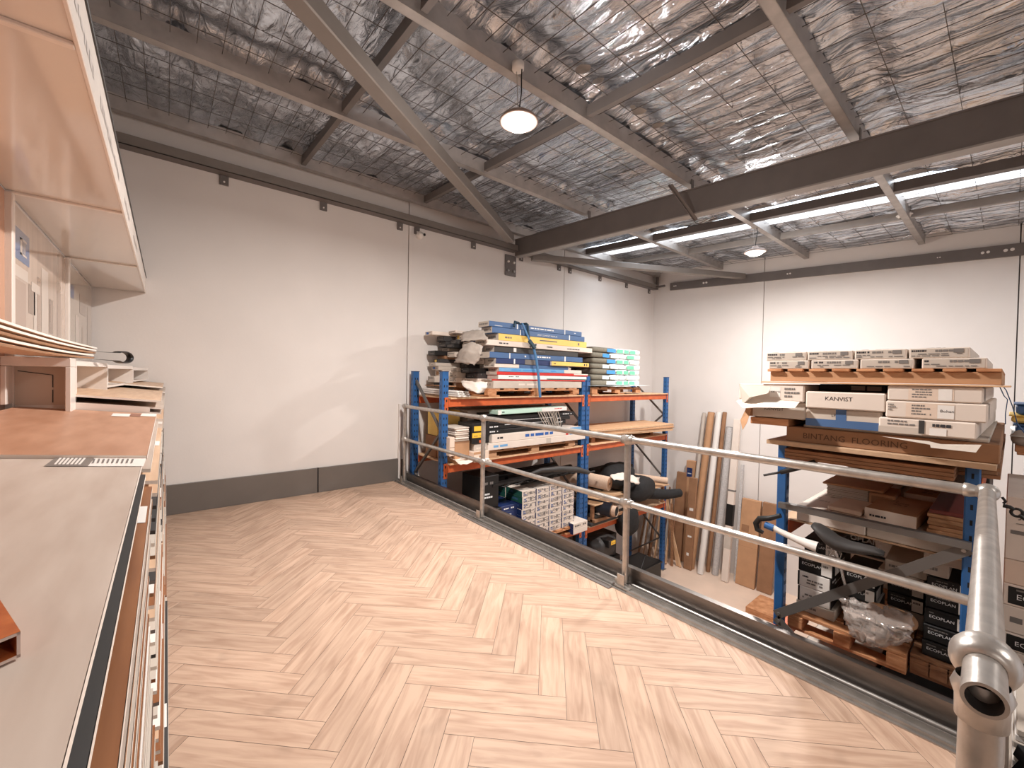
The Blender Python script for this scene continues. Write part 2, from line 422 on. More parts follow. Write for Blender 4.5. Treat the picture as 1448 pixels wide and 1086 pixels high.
# ---------------------------------------------------------------- mezzanine edge steel
m = MB()
m.box(XW, 0.0, 2.40, 2.406, -0.16, 0.115, TOE); m.box(XW, 0.0, 2.406, 2.44, 0.109, 0.115, TOE); m.box(XW, 0.0, 2.406, 2.46, -0.16, -0.15, TOE)
struct(m.build('trim_1'))
m = MB()
m.box(XW, -0.09, 2.27, 2.345, -0.004, 0.006, GALV)
m.box(XW, -0.09, 2.285, 2.291, 0.006, 0.02, GALV); m.box(XW, -0.09, 2.33, 2.336, 0.006, 0.03, GALV)
m.box(XW, -0.09, 2.336, 2.40, 0.0, 0.012, DSTEEL)
m.tube([(XW, 2.372, 0.02), (-0.1, 2.372, 0.02)], 0.011, GALV, 8)
struct(m.build('trim_2'))
m = MB(); m.box(-3.5, -1.66, 2.235, 2.268, -0.004, 0.007, DSTEEL, 0.002); m.box(-3.5, -1.66, 2.262, 2.268, 0.007, 0.016, GALV); struct(m.build('trim_3'))
m = MB(); m.box(-0.004, 0.0, 0.72, 2.40, -0.16, 0.08, TOE); struct(m.build('trim_4'))

# ---------------------------------------------------------------- guard rail
R = 0.0215
gr = thing('guard_rail', 'galvanised pipe guard rail with two rails along the open mezzanine edge', 'railing', (-2.5, 2.35, 0))
PX = [-4.95, -3.245, -1.615]
ZT, ZM = 0.98, 0.557
for i, x in enumerate(PX):
    m = MB(); m.tube([(x, 2.35, 0.03), (x, 2.35, ZT)], R, GALVP, 16); p = m.build('post', gr)
    m = MB(); m.box(x - .06, x + .06, 2.285, 2.395, 0.006, 0.014, GALVP, .002); m.box(x - .028, x + .028, 2.30, 2.306, .012, .095, GALVP, .002); m.box(x - .05, x - .02, 2.31, 2.39, .012, .05, GALVP)
    m.tube([(x + .045, 2.34, .014), (x + .045, 2.34, .03)], .009, DSTEEL, 8); m.tube([(x - .045, 2.29, .014), (x - .045, 2.29, .028)], .008, DSTEEL, 8)
    m.build('base_bracket', gr)
    for z in (ZM, ZT):
        m = MB(); m.lathe((x, 2.35, z - .032), [(R + .0005, 0), (R + .007, .004), (R + .008, .03), (R + .007, .06), (R + .0005, .064)], GALVP, 16)
        m.lathe((x - .045, 2.35, z), [(R - .002, 0), (R + .006, .004), (R + .006, .086), (R - .002, .09)], GALVP, 16, (1, 0, 0))
        m.build('pipe_clamp', gr)
CORN = Vector((-0.05, 2.38, ZT))
for z, nm, r in ((ZT, 'top_rail', R), (ZM, 'mid_rail', R * 0.93)):
    m = MB(); m.tube([(-4.985, 2.35, z), (-4.9, 2.35, z), (PX[1], 2.35, z), (PX[2], 2.35, z), (-0.055, 2.36, z)], r, GALVP, 16); m.build(nm, gr)
m = MB(); m.tube([(-0.05, 2.36, 0.0), (-0.05, 2.36, ZT - .01)], R, GALVP, 16); m.build('post', gr)
# return rail towards the viewer
A, B = Vector((-0.05, 2.36, ZT)), Vector((-0.013, 0.80, ZT)); D = (B - A).normalized()
m = MB(); m.tube([A, A + (B - A) * .5, B], R, GALVP, 24, cap=False)
m.tube([B, B - D * .12], R * .80, CHAR, 24, cap=False)
u = D.orthogonal().normalized(); w = D.cross(u); vs = []; 
for k in range(24):
    a = 2 * math.pi * k / 24; e = u * math.cos(a) + w * math.sin(a); vs += [B + e * R, B + e * R * .80]
m.add(vs, [(2 * k, (2 * k + 2) % 48, (2 * k + 3) % 48, 2 * k + 1) for k in range(24)], GALVP)
m.build('return_rail', gr)
m = MB(); m.tube([(-0.05, 2.36, ZM), (-0.02, 0.86, ZM)], R * .93, GALVP, 16); m.build('return_rail', gr)
m = MB()
m.lathe(A - D * .004, [(.0, -.030), (.020, -.028), (.031, -.014), (.034, .0), (.031, .014), (R, .024)], GALVP, 28, D)
m.lathe(A, [(R, -.03), (.026, -.045), (.026, -.06), (R, -.062)], GALVP, 20, (1, 0, 0)); m.build('corner_fitting', gr)
PN = Vector((-0.016, 0.86, 0))
m = MB(); m.tube([(PN.x, PN.y, 0.0), (PN.x, PN.y, ZT - .012)], R * 1.02, GALVP, 24); m.build('post', gr)
c = B - D * .118
m = MB()
m.lathe(c, [(R + .0003, -.034), (.027, -.031), (.033, -.020), (.037, -.004), (.037, .008), (.033, .022), (.027, .03), (R + .0003, .031)], GALVP, 32, D)
m.lathe((PN.x, PN.y, ZT - .062), [(R * 1.03, 0), (.026, .003), (.0265, .03), (.031, .045), (.026, .06)], GALVP, 24)
m.build('swivel_fitting', gr)

# ---------------------------------------------------------------- roof
def roof_foil():
    rd = np.random.RandomState(3)
    x = np.arange(XW, XR + .02, 0.032); 
    def noise(X, Y, fx, fy, n, amp):
        out = np.zeros_like(X)
        for _ in range(n):
            kx, ky = rd.normal(0, fx), rd.normal(0, fy); out += np.sin(kx * X + ky * Y + rd.uniform(0, 6.28))
        return out * amp / math.sqrt(n)
    obs = []
    seed = [None]
    for ya, yb in ((YN, -2.7), (-2.0, 5.83), (6.52, YB)):
        y = np.arange(ya, yb + .025, 0.032); y[-1] = yb
        X, Y = np.meshgrid(x, y, indexing='ij'); rd = np.random.RandomState(3)
        Z = zf(X)
        ribs = np.sin(2 * math.pi * (Y + noise(X, Y, 1.5, .8, 6, .035)) / 0.19)
        amp = np.clip((X + 3.2) / 2.0, 0.15, 1.0)
        Z = Z + 0.019 * ribs * amp
        Z += noise(X, Y, 2, 8, 14, .014) + noise(X, Y, 5, 26, 26, .0085) + noise(X, Y, 26, 26, 26, .0032) + noise(X, Y, 14, 55, 20, .0028)
        Z -= 0.022 * np.abs(np.sin(math.pi * (X - XW) / 1.4)) ** 2
        for xp_ in (-3.645, -2.24, -0.845, .555): Z += 0.05 * np.exp(-((X - xp_ - .16) / .11) ** 2) * (1 + .35 * np.sin(Y * 31 + 3 * np.sin(Y * 7)))
        V = np.stack([X, Y, Z], -1).reshape(-1, 3); nx, ny = X.shape
        I = np.arange(nx * ny).reshape(nx, ny)
        F = np.stack([I[:-1, :-1], I[:-1, 1:], I[1:, 1:], I[1:, :-1]], -1).reshape(-1, 4)
        me = bpy.data.meshes.new('ceiling'); me.from_pydata(V.tolist(), [], F.tolist()); me.materials.append(FOIL)
        for p in me.polygons: p.use_smooth = True
        o = bpy.data.objects.new('ceiling', me); COL.objects.link(o); struct(o)
roof_foil()
# roof sheeting above (blocks the sky) and the translucent strip
m = MB()
for ya, yb in ((YN - .12, 5.83), (6.52, YB + .12)):
    m.hexa([(x, y, zf(x) + .07 + dz) for dz in (0, .02) for y in (ya, yb) for x in (XW - .12, XR + .12)], GALV)
struct(m.build('ceiling'))
m = MB(); n = 64; vs = []; fs = []; ys = [5.80 + .75 * k / n for k in range(n + 1)]
for yy in ys:
    dz = .014 * math.sin((yy - 5.8) / .08 * 2 * math.pi)
    vs += [(XW - .1, yy, zf(XW) + .115 + dz), (XR + .1, yy, zf(XR) + .115 + dz)]
m.add(vs, [(2 * k, 2 * k + 1, 2 * k + 3, 2 * k + 2) for k in range(n)], SKYM, True); struct(m.build('window_1', recalc=False))
m = MB(); m.quad((XW - .1, -2.7, zf(XW) + .10), (XR + .1, -2.7, zf(XR) + .10), (XR + .1, -2.0, zf(XR) + .10), (XW - .1, -2.0, zf(XW) + .10), SKYM); struct(m.build('fill_strip', recalc=False))  # unseen glowing strip behind the viewer, added as soft fill light
m = MB(); m.box(XR - .03, XR - .01, 2.2, 6.8, G + .1, 1.6, emit('fill_panel_glow', (224, 236, 255), FILL_E)); struct(m.build('fill_panel'))  # unseen glowing panel on the right wall, added as cool fill light
m = MB()
for yy in (5.815, 6.535): m.hexa([(x, y, zf(x) + dz) for dz in (-.01, .12) for y in (yy - .008, yy + .008) for x in (XW, XR)], mat('foil_edge', (206, 200, 196), .35, .9))
struct(m.build('ceiling'))
# wire safety mesh under the foil
m = MB(); wr = mat('safety_wire', (96, 88, 82), .5, .6)
yy = YN + .06
while yy < YB: m.bar((XW + .02, yy, zf(XW) - .045), (XR - .02, yy, zf(XR) - .045), .0035, .0035, wr); yy += .1432
xx = XW + .2
while xx < XR: m.bar((xx, YN + .02, zf(xx) - .042), (xx, YB - .02, zf(xx) - .042), .0035, .0035, wr); xx += .29
tag(m.build('safety_mesh'), 'wire safety mesh grid stretched below the silver foil roof insulation', 'mesh')

# purlins (C sections), running along y
def csec(m, x, y0, y1, z0, h, f, mt, t=.003, sgn=-1):
    xa, xb = sorted((x, x + sgn * f))
    m.box(x - t / 2, x + t / 2, y0, y1, z0, z0 + h, mt)
    m.box(xa, xb, y0, y1, z0, z0 + t, mt); m.box(xa, xb, y0, y1, z0 + h - t, z0 + h, mt)
    m.box(x + sgn * f - t / 2, x + sgn * f + t / 2, y0, y1, z0, z0 + .016, mt)
PXS = [-4.99, -3.645, -2.24, -0.845, .555, 1.955, 3.35]
PLAB = ['galvanised purlin running along the top of the left wall', 'galvanised purlin, second from the left wall, above the long diagonal brace',
        'galvanised purlin that the two round lamps hang from', 'galvanised purlin, the one meeting the rafter farthest right in view', 
        'galvanised purlin beyond the right frame edge', 'second galvanised purlin beyond the right edge', 'galvanised purlin next to the right wall']
for x, lb in zip(PXS, PLAB):
    m = MB(); csec(m, x, YN, YB - .02, zp(x), .14, .065, PURL); tag(m.build('roof_purlin'), lb, 'purlin', 'roof purlins')
# bridging channels between purlins
for yb_, lb in ((1.12, 'row nearest the viewer'), (2.585, 'row crossing behind the nearer lamp'), (6.93, 'row beyond the skylight'), (-1.6, 'row behind the viewer')):
    t = thing('purlin_bridging', 'line of dark channel bridging between the purlins, ' + lb, 'bridging', (-2.5, yb_, zp(-2.5) + .02), 'purlin bridging')
    for a, b in zip(PXS[:-1], PXS[1:]):
        m = MB(); p = (a + .01, yb_, zp(a) + .06); q = (b - .07, yb_, zp(b) + .06)
        m.bar(p, q, .004, .085, DSTEEL if yb_ < 5 else BRACE)
        for dz in (-.041, .041): m.bar((p[0], p[1] + .02, p[2] + dz), (q[0], q[1] + .02, q[2] + dz), .042, .004, DSTEEL if yb_ < 5 else BRACE)
        m.build('channel', t)
t = thing('skylight_bearer', 'dark steel channel running lengthwise under the translucent skylight strip', 'beam', (-1, 5.95, zp(-1)))
m = MB(); ya = 5.83
m.hexa([(x, y, zp(x) + dz) for dz in (.0, .10) for y in (ya, ya + .09) for x in (XW + .1, XR)], DSTEEL); m.build('channel', t)

# main rafter
t = thing('main_rafter', 'deep dark steel rafter crossing the roof from the left wall', 'beam', (-2, 4.28, zp(-2) - .4))
def rz(x): return 3.268 - .0562 * x, 3.002 - .0562 * x
xs = (XW + .03, XR)
m = MB(); Y0 = 4.25
m.hexa([(x, y, (rz(x)[1], rz(x)[0])[k]) for k in (0, 1) for y in (Y0, Y0 + .012) for x in xs], DSTEEL); m.build('web', t)
m = MB(); m.hexa([(x, y, rz(x)[1] + dz) for dz in (-.004, .01) for y in (Y0 - .006, Y0 + .11) for x in xs], BRACE); m.build('bottom_flange', t)  # lighter grey underside stands in for light reflected from the floor
m = MB(); m.hexa([(x, y, rz(x)[0] + dz) for dz in (-.01, .004) for y in (Y0 - .012, Y0 + .11) for x in xs], DSTEEL); m.build('top_flange', t)
m = MB(); m.box(XW + .001, XW + .02, 4.07, 4.29, 2.975, 3.30, DSTEEL, .003)
for yy in (4.12, 4.235):
    for zz in (3.05, 3.19): m.tube([(XW + .02, yy, zz), (XW + .045, yy, zz)], .017, LABELW if zz > 3.1 else GALV, 6)
m.build('wall_plate', t)
for x in (PXS[1], PXS[2], PXS[3]):
    m = MB(); m.bar((x + .012, Y0 + .05, rz(x)[0]), (x + .012, Y0 + .05, zp(x) + .05), .05, .006, DSTEEL, up=(1, 0, 0)); m.build('purlin_cleat', t)
t = thing('fly_brace', 'short steel fly brace from the lamp purlin down to the rafter web', 'brace', (-2.2, 4.2, 3.2))
m = MB(); m.bar((-2.30, 3.95, zp(-2.3) + .01), (-2.16, 4.245, rz(-2.2)[1] + .02), .04, .006, DSTEEL, up=(1, 0, 0)); m.bar((-2.28, 3.96, zp(-2.3) + .01), (-2.14, 4.235, rz(-2.2)[1] + .02), .006, .03, DSTEEL, up=(1, 0, 0)); m.build('angle_bar', t)
t.location = (-2.2, 4.2, 3.1)

TUBE = mat('square_tube_steel', (134, 126, 120), 0.45, 0.25, var=0.05, scale=7)
# diagonal braces (square tube)
def tube_brace(name, label, P, Q, w):
    m = MB(); m.bar(P, Q, w, w, TUBE, ch=.008); return tag(m.build(name), label, 'brace')
a = at(428, 0, 'z', 3.32); b = at(722, 338, 'z', 3.40); d = (a - b)
b = b + (b - a).normalized() * -.02; a2 = b + d * 1.5; a2.z = b.z + (3.32 - 3.40) * 1.5
tube_brace('diagonal_brace', 'long square steel tube brace running diagonally from wall joint across the near roof bay', b, a2, .118)
p0 = at(752, 364, 'z', 3.27); p1 = at(1052, 391, 'y', YB - .05)
tube_brace('diagonal_brace', 'square steel tube brace beyond the rafter, running down to the back wall channel', p0, p1, .098)

# channel on the left wall with hanging cleats
t = thing('wall_channel', 'dark steel channel bolted along the top of the left wall', 'beam', (XW + .06, 2, 3.35))
m = MB(); zc = 3.35
for ya, yb_ in ((YN, 4.235), (4.38, YB - .06)):
    m = MB(); m.box(XW + .002, XW + .13, ya, yb_, zc, zc + .006, DSTEEL); m.box(XW + .124, XW + .13, ya, yb_, zc, zc + .092, TUBE); m.box(XW + .002, XW + .124, ya, yb_, zc + .086, zc + .092, DSTEEL); m.build('channel', t)  # lighter face, darker underside: shading put into the channel's colours
for yy in (-.5, .44, 1.384, 2.32, 2.56, 3.47, 4.40, 5.28, 5.56, 6.41, 7.27, 8.1):
    m = MB(); m.box(XW + .002, XW + .02, yy - .038, yy + .038, 3.255, 3.349, DSTEEL, .002)
    m.tube([(XW + .02, yy, 3.285), (XW + .026, yy, 3.285)], .009, LABELW, 8); m.build('cleat', t)
m = MB(); m.bar((XW + .1, YB - .06, zc + .05), (XW + .1, YB - .06, zp(XW) + .02), .04, .06, DSTEEL); m.box(XW + .08, XW + .33, YB - .16, YB - .12, zc + .02, zc + .06, DSTEEL); m.build('end_bracket', t)
# channel on the back wall, sloping with the roof
t = thing('wall_channel', 'dark steel channel sloping along the top of the back wall', 'beam', (-1, YB - .04, 3.2))
m = MB()
m.hexa([(x, y, 3.037 - .0546 * x + dz) for dz in (0, .155) for y in (YB - .045, YB - .002) for x in (-4.735, XR)], DSTEEL, .002); m.build('channel', t)
for x, s_ in ((-4.62, .05), (-3.98, .07), (-2.52, .05), (-.70, .03), (-.27, .06), (-.07, .07)):
    m = MB(); zc = 3.037 - .0546 * x + .08
    for dx in (-.4, .4): m.tube([(x + dx * s_, YB - .046, zc), (x + dx * s_, YB - .056, zc)], s_ * .28, LABELW, 8)
    m.build('bolt', t)

# hanging round lamps
def lamp(x, y, zl, r, label, lit, drop=True):
    t = thing('pendant_lamp', label, 'lamp', (x, y, zl), 'round hanging lamps')
    m = MB(); m.lathe((x, y, zl), [(.001, .085), (r * .35, .085), (r * .42, .07), (r * .5, .05), (r * 1.15, .035), (r * 1.36, .012), (r * 1.36, .004), (r * 1.1, 0), (r * 1.0, .004)], mat('lamp_housing', (150, 130, 120), .5, .2), 36)
    m.build('housing', t)
    m = MB(); m.lathe((x, y, zl), [(r, .004), (r * .93, -.014), (r * .7, -.03), (r * .35, -.039), (.001, -.042)], LENS, 36); m.build('lens', t)
    if drop:
        zt = zp(x) + .03
        m = MB(); m.tube([(x, y, zl + .085), (x + .01, y + .01, zl + .2), (x + .025, y - .005, zl + (zt - zl) * .75), (x - .0, y + .02, zt)], .0045, BLACK, 6); m.build('cable', t)
        m = MB(); m.tube([(x - .01, y, zl + .085), (x - .035, y, zt)], .0025, GALV, 6); m.build('hanger_wire', t)
        m = MB(); m.lathe((x - .02, y + .0, zt + .0), [(.001, -.03), (.035, -.03), (.042, -.02), (.042, .02), (.001, .02)], LABELW, 16); m.build('ceiling_rose', t)
    if lit:
        ld = bpy.data.lights.new('lamp_light', 'AREA'); ld.shape = 'DISK'; ld.size = r * 1.8; ld.energy = LAMP_W * lit; ld.color = (1.0, 0.95, 0.905)
        lo = bpy.data.objects.new('lamp_light', ld); COL.objects.link(lo); lo.parent = t; lo.location = (0, 0, -.05)
        ld = bpy.data.lights.new('lamp_glow', 'POINT'); ld.shadow_soft_size = .05; ld.energy = LAMP_W * lit * .16; ld.color = (1.0, 0.95, 0.905)
        lo = bpy.data.objects.new('lamp_glow', ld); COL.objects.link(lo); lo.parent = t; lo.location = (0, 0, -.11)
    return t
LENS = emit('lamp_lens', (255, 236, 214), 18.0)
lamp(-2.18, 1.83, 3.1, .096, 'lit round pendant lamp hanging nearest, over the mezzanine floor', 1.0)
lamp(-2.28, 6.15, 3.13, .10, 'lit round pendant lamp hanging far, before the back wall', 1.0)
lamp(2.3, 1.8, 3.05, .10, 'unseen round fill lamp added to the right of the view', .25)  # this lamp and the next two are unseen, added for ambient light
lamp(2.3, 6.2, 3.0, .10, 'unseen round fill lamp added far right of the view', .1)
lamp(2.3, -1.9, 3.1, .10, 'unseen round fill lamp added behind the viewer', .2)
p = at(1279, 304, 'y', 6.93)
m = MB(); m.lathe(p, [(.001, -.03), (.03, -.028), (.075, -.01), (.08, .0), (.05, .012), (.03, .03), (.001, .03)], LABELW, 20); m.ring(p + Vector((0, 0, -.02)), .05, .012, LABELW, seg=16, rs=6)
tag(m.build('ceiling_hook'), 'white round ceiling rose hanging under the right purlin beyond the rafter', 'ceiling rose')

# security camera on the left wall
t = thing('dome_camera', 'small white dome camera on the left wall beside the panel joint', 'camera', (XW, 2.60, 3.25))
m = MB(); m.lathe((XW + .001, 2.60, 3.25), [(.001, .0), (.05, 0), (.05, .03), (.04, .045), (.001, .045)], LABELW, 20, (1, 0, 0)); m.build('base', t)
m = MB(); m.lathe((XW + .04, 2.60, 3.25), [(.04, 0), (.038, .02), (.025, .036), (.001, .045)], LABELW, 20, (1, 0, 0)); m.tube([(XW + .075, 2.63, 3.25), (XW + .09, 2.64, 3.25)], .017, BLACK, 10); m.build('dome', t)

exec_parts = True
# ================================================================ LEFT DISPLAY STANDS
MOD = [-0.07, -1.34, -2.61, -3.88, -5.10]
YBK = -0.50
t = thing('display_canopy', 'long glossy white canopy over the sample display, reaching the left wall', 'canopy', (-2.2, -.33, 2.09))
m = MB(); cx0, cx1 = XW + .005, 1.0
m.box(cx0, cx1, -.50, -.158, 2.096, 2.10, GLOSSW); m.box(cx0, cx1, -.50, -.158, 2.225, 2.236, GLOSSW); m.build('soffit', t)
m = MB(); m.box(cx0, cx1, -.158, -.148, 2.088, 2.24, WHITE, .002); m.box(cx0, cx1, -.148, -.144, 2.228, 2.24, CHAR)
bx = (cx0, cx1, -.158, -.148, 2.088, 2.24)
# printed fascia marks on the near half
rdm = random.Random(5)
for x0_, x1_ in ((-3.6, -3.25), (-2.9, -2.62), (-2.3, -1.7), (-1.55, -.95)):
    q = x0_
    while q < x1_:
        wq = rdm.uniform(.02, .05); z0_ = 2.13 + rdm.uniform(0, .01); z1_ = 2.155 + rdm.uniform(0, .012)
        m.quad((q, -.1472, z0_), (q + wq, -.1472, z0_), (q + wq, -.1472, z1_), (q, -.1472, z1_), mat('fascia_print', (176, 166, 160), .5)); q += wq + .012
m.build('fascia', t)
for x in (MOD[1], MOD[2], MOD[3]):
    m = MB(); m.box(x - .01, x + .01, -.50, -.158, 2.086, 2.096, WHITE, .002); m.build('soffit_trim', t)
# back panels with posters
t = thing('display_back_panel', 'upright glossy back panels with posters behind the sample stands', 'panel', (-2.6, -.52, 0))
for i in range(4):
    a, b = MOD[i + 1], MOD[i]
    m = MB(); m.box(a + .012, b - .012, YBK - .02, YBK, 0, 2.09, [mat('panel_brown', (190, 140, 112), .25, var=.1, scale=3, coat=.3), mat('panel_brown2', (196, 150, 122), .25, coat=.3), GLOSSW, GLOSSW][i]); m.build('panel', t)
    m = MB(); m.box(b - .018, b + .018, YBK - .02, YBK + .022, 0, 2.09, WHITE, .004); m.build('corner_trim', t)
def poster(x0, x1, label, first):
    t = thing('poster', label, 'poster', ((x0 + x1) / 2, YBK + .004, 1.5))
    b = (x0, x1, YBK + .001, YBK + .003, 1.45, 2.075)
    pg = [mat('poster_sand', (206, 186, 170), .12, var=.12, scale=3, stretch=(4, 1, .6), coat=.5), mat('poster_grey', (196, 182, 168), .12, var=.10, scale=3, stretch=(5, 1, .6), coat=.5)][0 if first else 1]
    m = MB(); m.box(*b, pg)
    def q(u0, v0, u1, v1, mt, l=0): 
        y = YBK + .0036 + l; X0 = x1 - (x1 - x0) * u0; X1 = x1 - (x1 - x0) * u1; Z0 = b[4] + (b[5] - b[4]) * v0; Z1 = b[4] + (b[5] - b[4]) * v1
        m.quad((X0, y, Z0), (X1, y, Z0), (X1, y, Z1), (X0, y, Z1), mt)
    pale = mat('poster_pale', (228, 214, 202), .12, coat=.5); dk = mat('poster_umber', (150, 128, 112), .12, coat=.5); md = mat('poster_mid', (184, 160, 144), .12, coat=.5)
    logo = mat('poster_blue', (92, 124, 168), .12, coat=.5)
    if first:
        q(.02, .64, .27, .86, logo); q(.14, .69, .16, .81, pale, .0004); q(.165, .69, .17, .81, pale, .0004); q(.14, .69, .23, .705, pale, .0004); q(.14, .795, .23, .81, pale, .0004)
        for u in (.175, .19, .205): q(u, .71, u + .007, .79, pale, .0004)
        q(.02, .05, .22, .50, md); q(.02, .52, .25, .60, pale); q(.26, .30, .36, .52, dk); q(.30, .48, .44, .55, pale, .0004); q(.34, .05, .39, .48, pale); q(.40, .10, .46, .62, md); q(.47, .05, .60, .72, pale); q(.62, .20, .70, .50, dk); q(.64, .30, .67, .46, md, .0004); q(.80, .05, .92, .62, md)
    else:
        q(.08, .66, .24, .80, logo); q(.3, .05, .42, .5, pale); q(.45, .55, .7, .78, dk); q(.55, .1, .62, .4, md); q(.78, .1, .84, .7, md)
    m.build('print', t); return t
poster(MOD[3] + .02, MOD[2] - .02, 'glossy poster with a blue logo square above pale upright shapes', True)
poster(MOD[4] + .02, MOD[3] - .02, 'glossy grey poster with a smaller blue square, nearest the left wall', False)

SLP = 0.115
def slab(m, x0, x1, yb, yf, zf_, th, mt, mt_edge=None):
    """sample board sloping down to the front; zf_ = height of top at the front edge"""
    zb = zf_ + SLP * (yf - yb)
    c = []
    for dz in (-th, 0):
        for y, z in ((yb, zb), (yf, zf_)):
            for x in (x0, x1): c.append((x, y, z + dz))
    m.hexa(c, mt)
    if mt_edge:
        e = .0006
        m.quad((x0, yf + e, zf_ - th), (x1, yf + e, zf_ - th), (x1, yf + e, zf_), (x0, yf + e, zf_), mt_edge)
        m.quad((x1 + e, yb, zb - th), (x1 + e, yf, zf_ - th), (x1 + e, yf, zf_), (x1 + e, yb, zb), mt_edge)
def plane_pt(px, py, yf, zf_, lift=.0015):
    v = _n((px - CX, -(py - CY), -FPX)); d = Vector(ROT.T @ v)
    # z = zf_ + SLP*(yf - y)
    t_ = (zf_ + SLP * yf - EYE.z) / (d.z + SLP * d.y); p_ = EYE + d * t_; p_.z += lift; return p_
STN = ['nearest the viewer', 'second from the viewer', 'third from the viewer', 'against the left wall']
STS = ['nearest', 'second', 'third', 'wall-side']
TOPZ = [1.165, 1.172, 1.235, 1.262]
TOPM = [OAKG, OAKB, OAKP, OAKP]
TOPN = ['pale grey oak', 'warm brown oak', 'pale striped oak', 'light oak']
rdm = random.Random(12)
EDGEW = mat('board_edge_white', (236, 226, 216), .5)
for si in range(4):
    x1, x0 = MOD[si], MOD[si + 1]
    if si == 0: x1 = -.10
    t = thing('sample_stand', 'white slotted sample stand, ' + STN[si], 'display stand', ((x0 + x1) / 2, -.25, 0), 'sample stands in a row')
    for xx in ((x0 + .004, x0 + .014), (x1 - .014, x1 - .004)):
        m = MB(); zt = TOPZ[si] - .03
        m.hexa([(x, y, z if z == 0 else zt + (SLP * (-.06 - y))) for z in (0, 1) for y in (YBK + .02, -.06) for x in xx], WHITE); m.build('side_panel', t)
    m = MB(); m.box(x0 + .014, x1 - .014, YBK + .02, -.07, 0.0, .08, CHAR); m.build('plinth', t)
    # boards in the slots
    n = 32 if si < 2 else 20
    zt = TOPZ[si]; prev = None
    for k in range(n):
        if k == 0: z = zt; yf = -.043 if si == 0 else (-.036 if si == 1 else -.02)
        else:
            z = zt - .035 - (k - 1) * (zt - .035 - .17) / (n - 1)
            fr_ = (k - 2) / (n - 3) if si < 2 else k / n; rt = (.085 if si == 0 else .06) * (1 - fr_) - .009 * fr_ + rdm.uniform(-.004, .004)
            yf = -rt * (1.38 - z)
            yf = min(yf, .009)
        if si == 0 and k == 1: yf = -.038
        if si == 0 and k == 2: yf = -.026
        if si == 1 and k == 1: yf = -.03
        mt = TOPM[si] if k == 0 else (OAKD if si == 0 and k == 2 else CHAR if si == 0 and k == 1 else (rdm.choice([CHAR, CARDG, OAKP, OAKD, CARDG, LABELW]) if k > 3 else rdm.choice([CARDG, OAKG, OAKP])))  # charcoal second board on the nearest stand stands in for the top board's shadow
        ins = 0.016 if k else 0.004
        m = MB(); slab(m, x0 + ins, x1 - ins, YBK + .03, yf, z, .009, mt, EDGEW if k < 3 or rdm.random() < .6 else rdm.choice([OAKD, CHAR, INKG, CARDD]))
        if k and rdm.random() < .5:
            q = rdm.uniform(x0 + .2, x1 - .3); e = .0012
            zz = z + .0012
            m.quad((q, yf - .003, zz), (q + .12, yf - .003, zz), (q + .12, yf - .05, zz + .0055), (q, yf - .05, zz + .0055), LABELW)
        if si == 0 and k == 0:
            P_ = lambda px, py, l=.0012: plane_pt(px, py, yf, z, l)
            m.quad(P_(62, 660), P_(124, 660), P_(145, 635), P_(97, 634), mat('label_grey', (128, 120, 114), .5))
            m.quad(P_(124, 660), P_(203, 660), P_(211, 636), P_(145, 635), LABELW)
            for i_ in range(7):
                a = i_ / 7
                xa, xb = 76 + a * 40, 76 + a * 40 + 3.4
                m.quad(P_(xa, 658, .002), P_(xb, 658, .002), P_(xb + 15, 641, .002), P_(xa + 15, 641, .002), LABELW)
            for rr_ in range(2):
                for i_ in range(9):
                    xa = 136 + i_ * 6.8 - rr_ * 6; ya, yb2 = (641, 646) if rr_ == 0 else (650, 656)
                    m.quad(P_(xa, yb2, .002), P_(xa + 2.6, yb2, .002), P_(xa + 5, ya, .002), P_(xa + 2.4, ya, .002), INKG)
        if si == 1 and k == 0:
            P_ = lambda px, py, l=.0012: plane_pt(px, py, yf, z, l)
            for a_, b_, mt_ in ((157, 183, LABELW), (183, 198, mat('label_brown', (150, 108, 92), .5)), (198, 220, LABELW)):
                m.quad(P_(a_, 588.5), P_(b_, 589.5), P_(b_ + 2, 585.5), P_(a_ + 3, 584.8), mt_)
        nm = 'sample_board'
        if k == 0: lb = TOPN[si] + ' sample board with a label on top of the %s sample stand' % STS[si] if si < 2 else TOPN[si] + ' sample board on top of the %s sample stand' % STS[si]
        else: lb = 'thin sample board in the %s slot, %s sample stand' % (under(k - 1) if k > 1 else 'topmost', STS[si])
        if si == 0 and k == 2: lb = 'dark brown sample board showing beside the top board of the nearest stand'
        tag(m.build(nm), lb, 'sample board', 'sample boards in the stand ' + STN[si])
# loose boards on the third stand (in front of the raised ones)
zz = 1.176
m = MB(); slab(m, -2.86, -2.625, YBK + .05, -.02, zz, .008, mat('board_grey', (182, 170, 162), .4), EDGEW); 
tag(m.build('sample_board'), 'narrow grey sample strip lying between second and third stand', 'sample board')
m = MB(); slab(m, -3.06, -2.80, -.20, -.02, zz + .012, .008, OAKO, EDGEW); tag(m.build('sample_board'), 'small orange oak sample piece below the raised pale board', 'sample board')
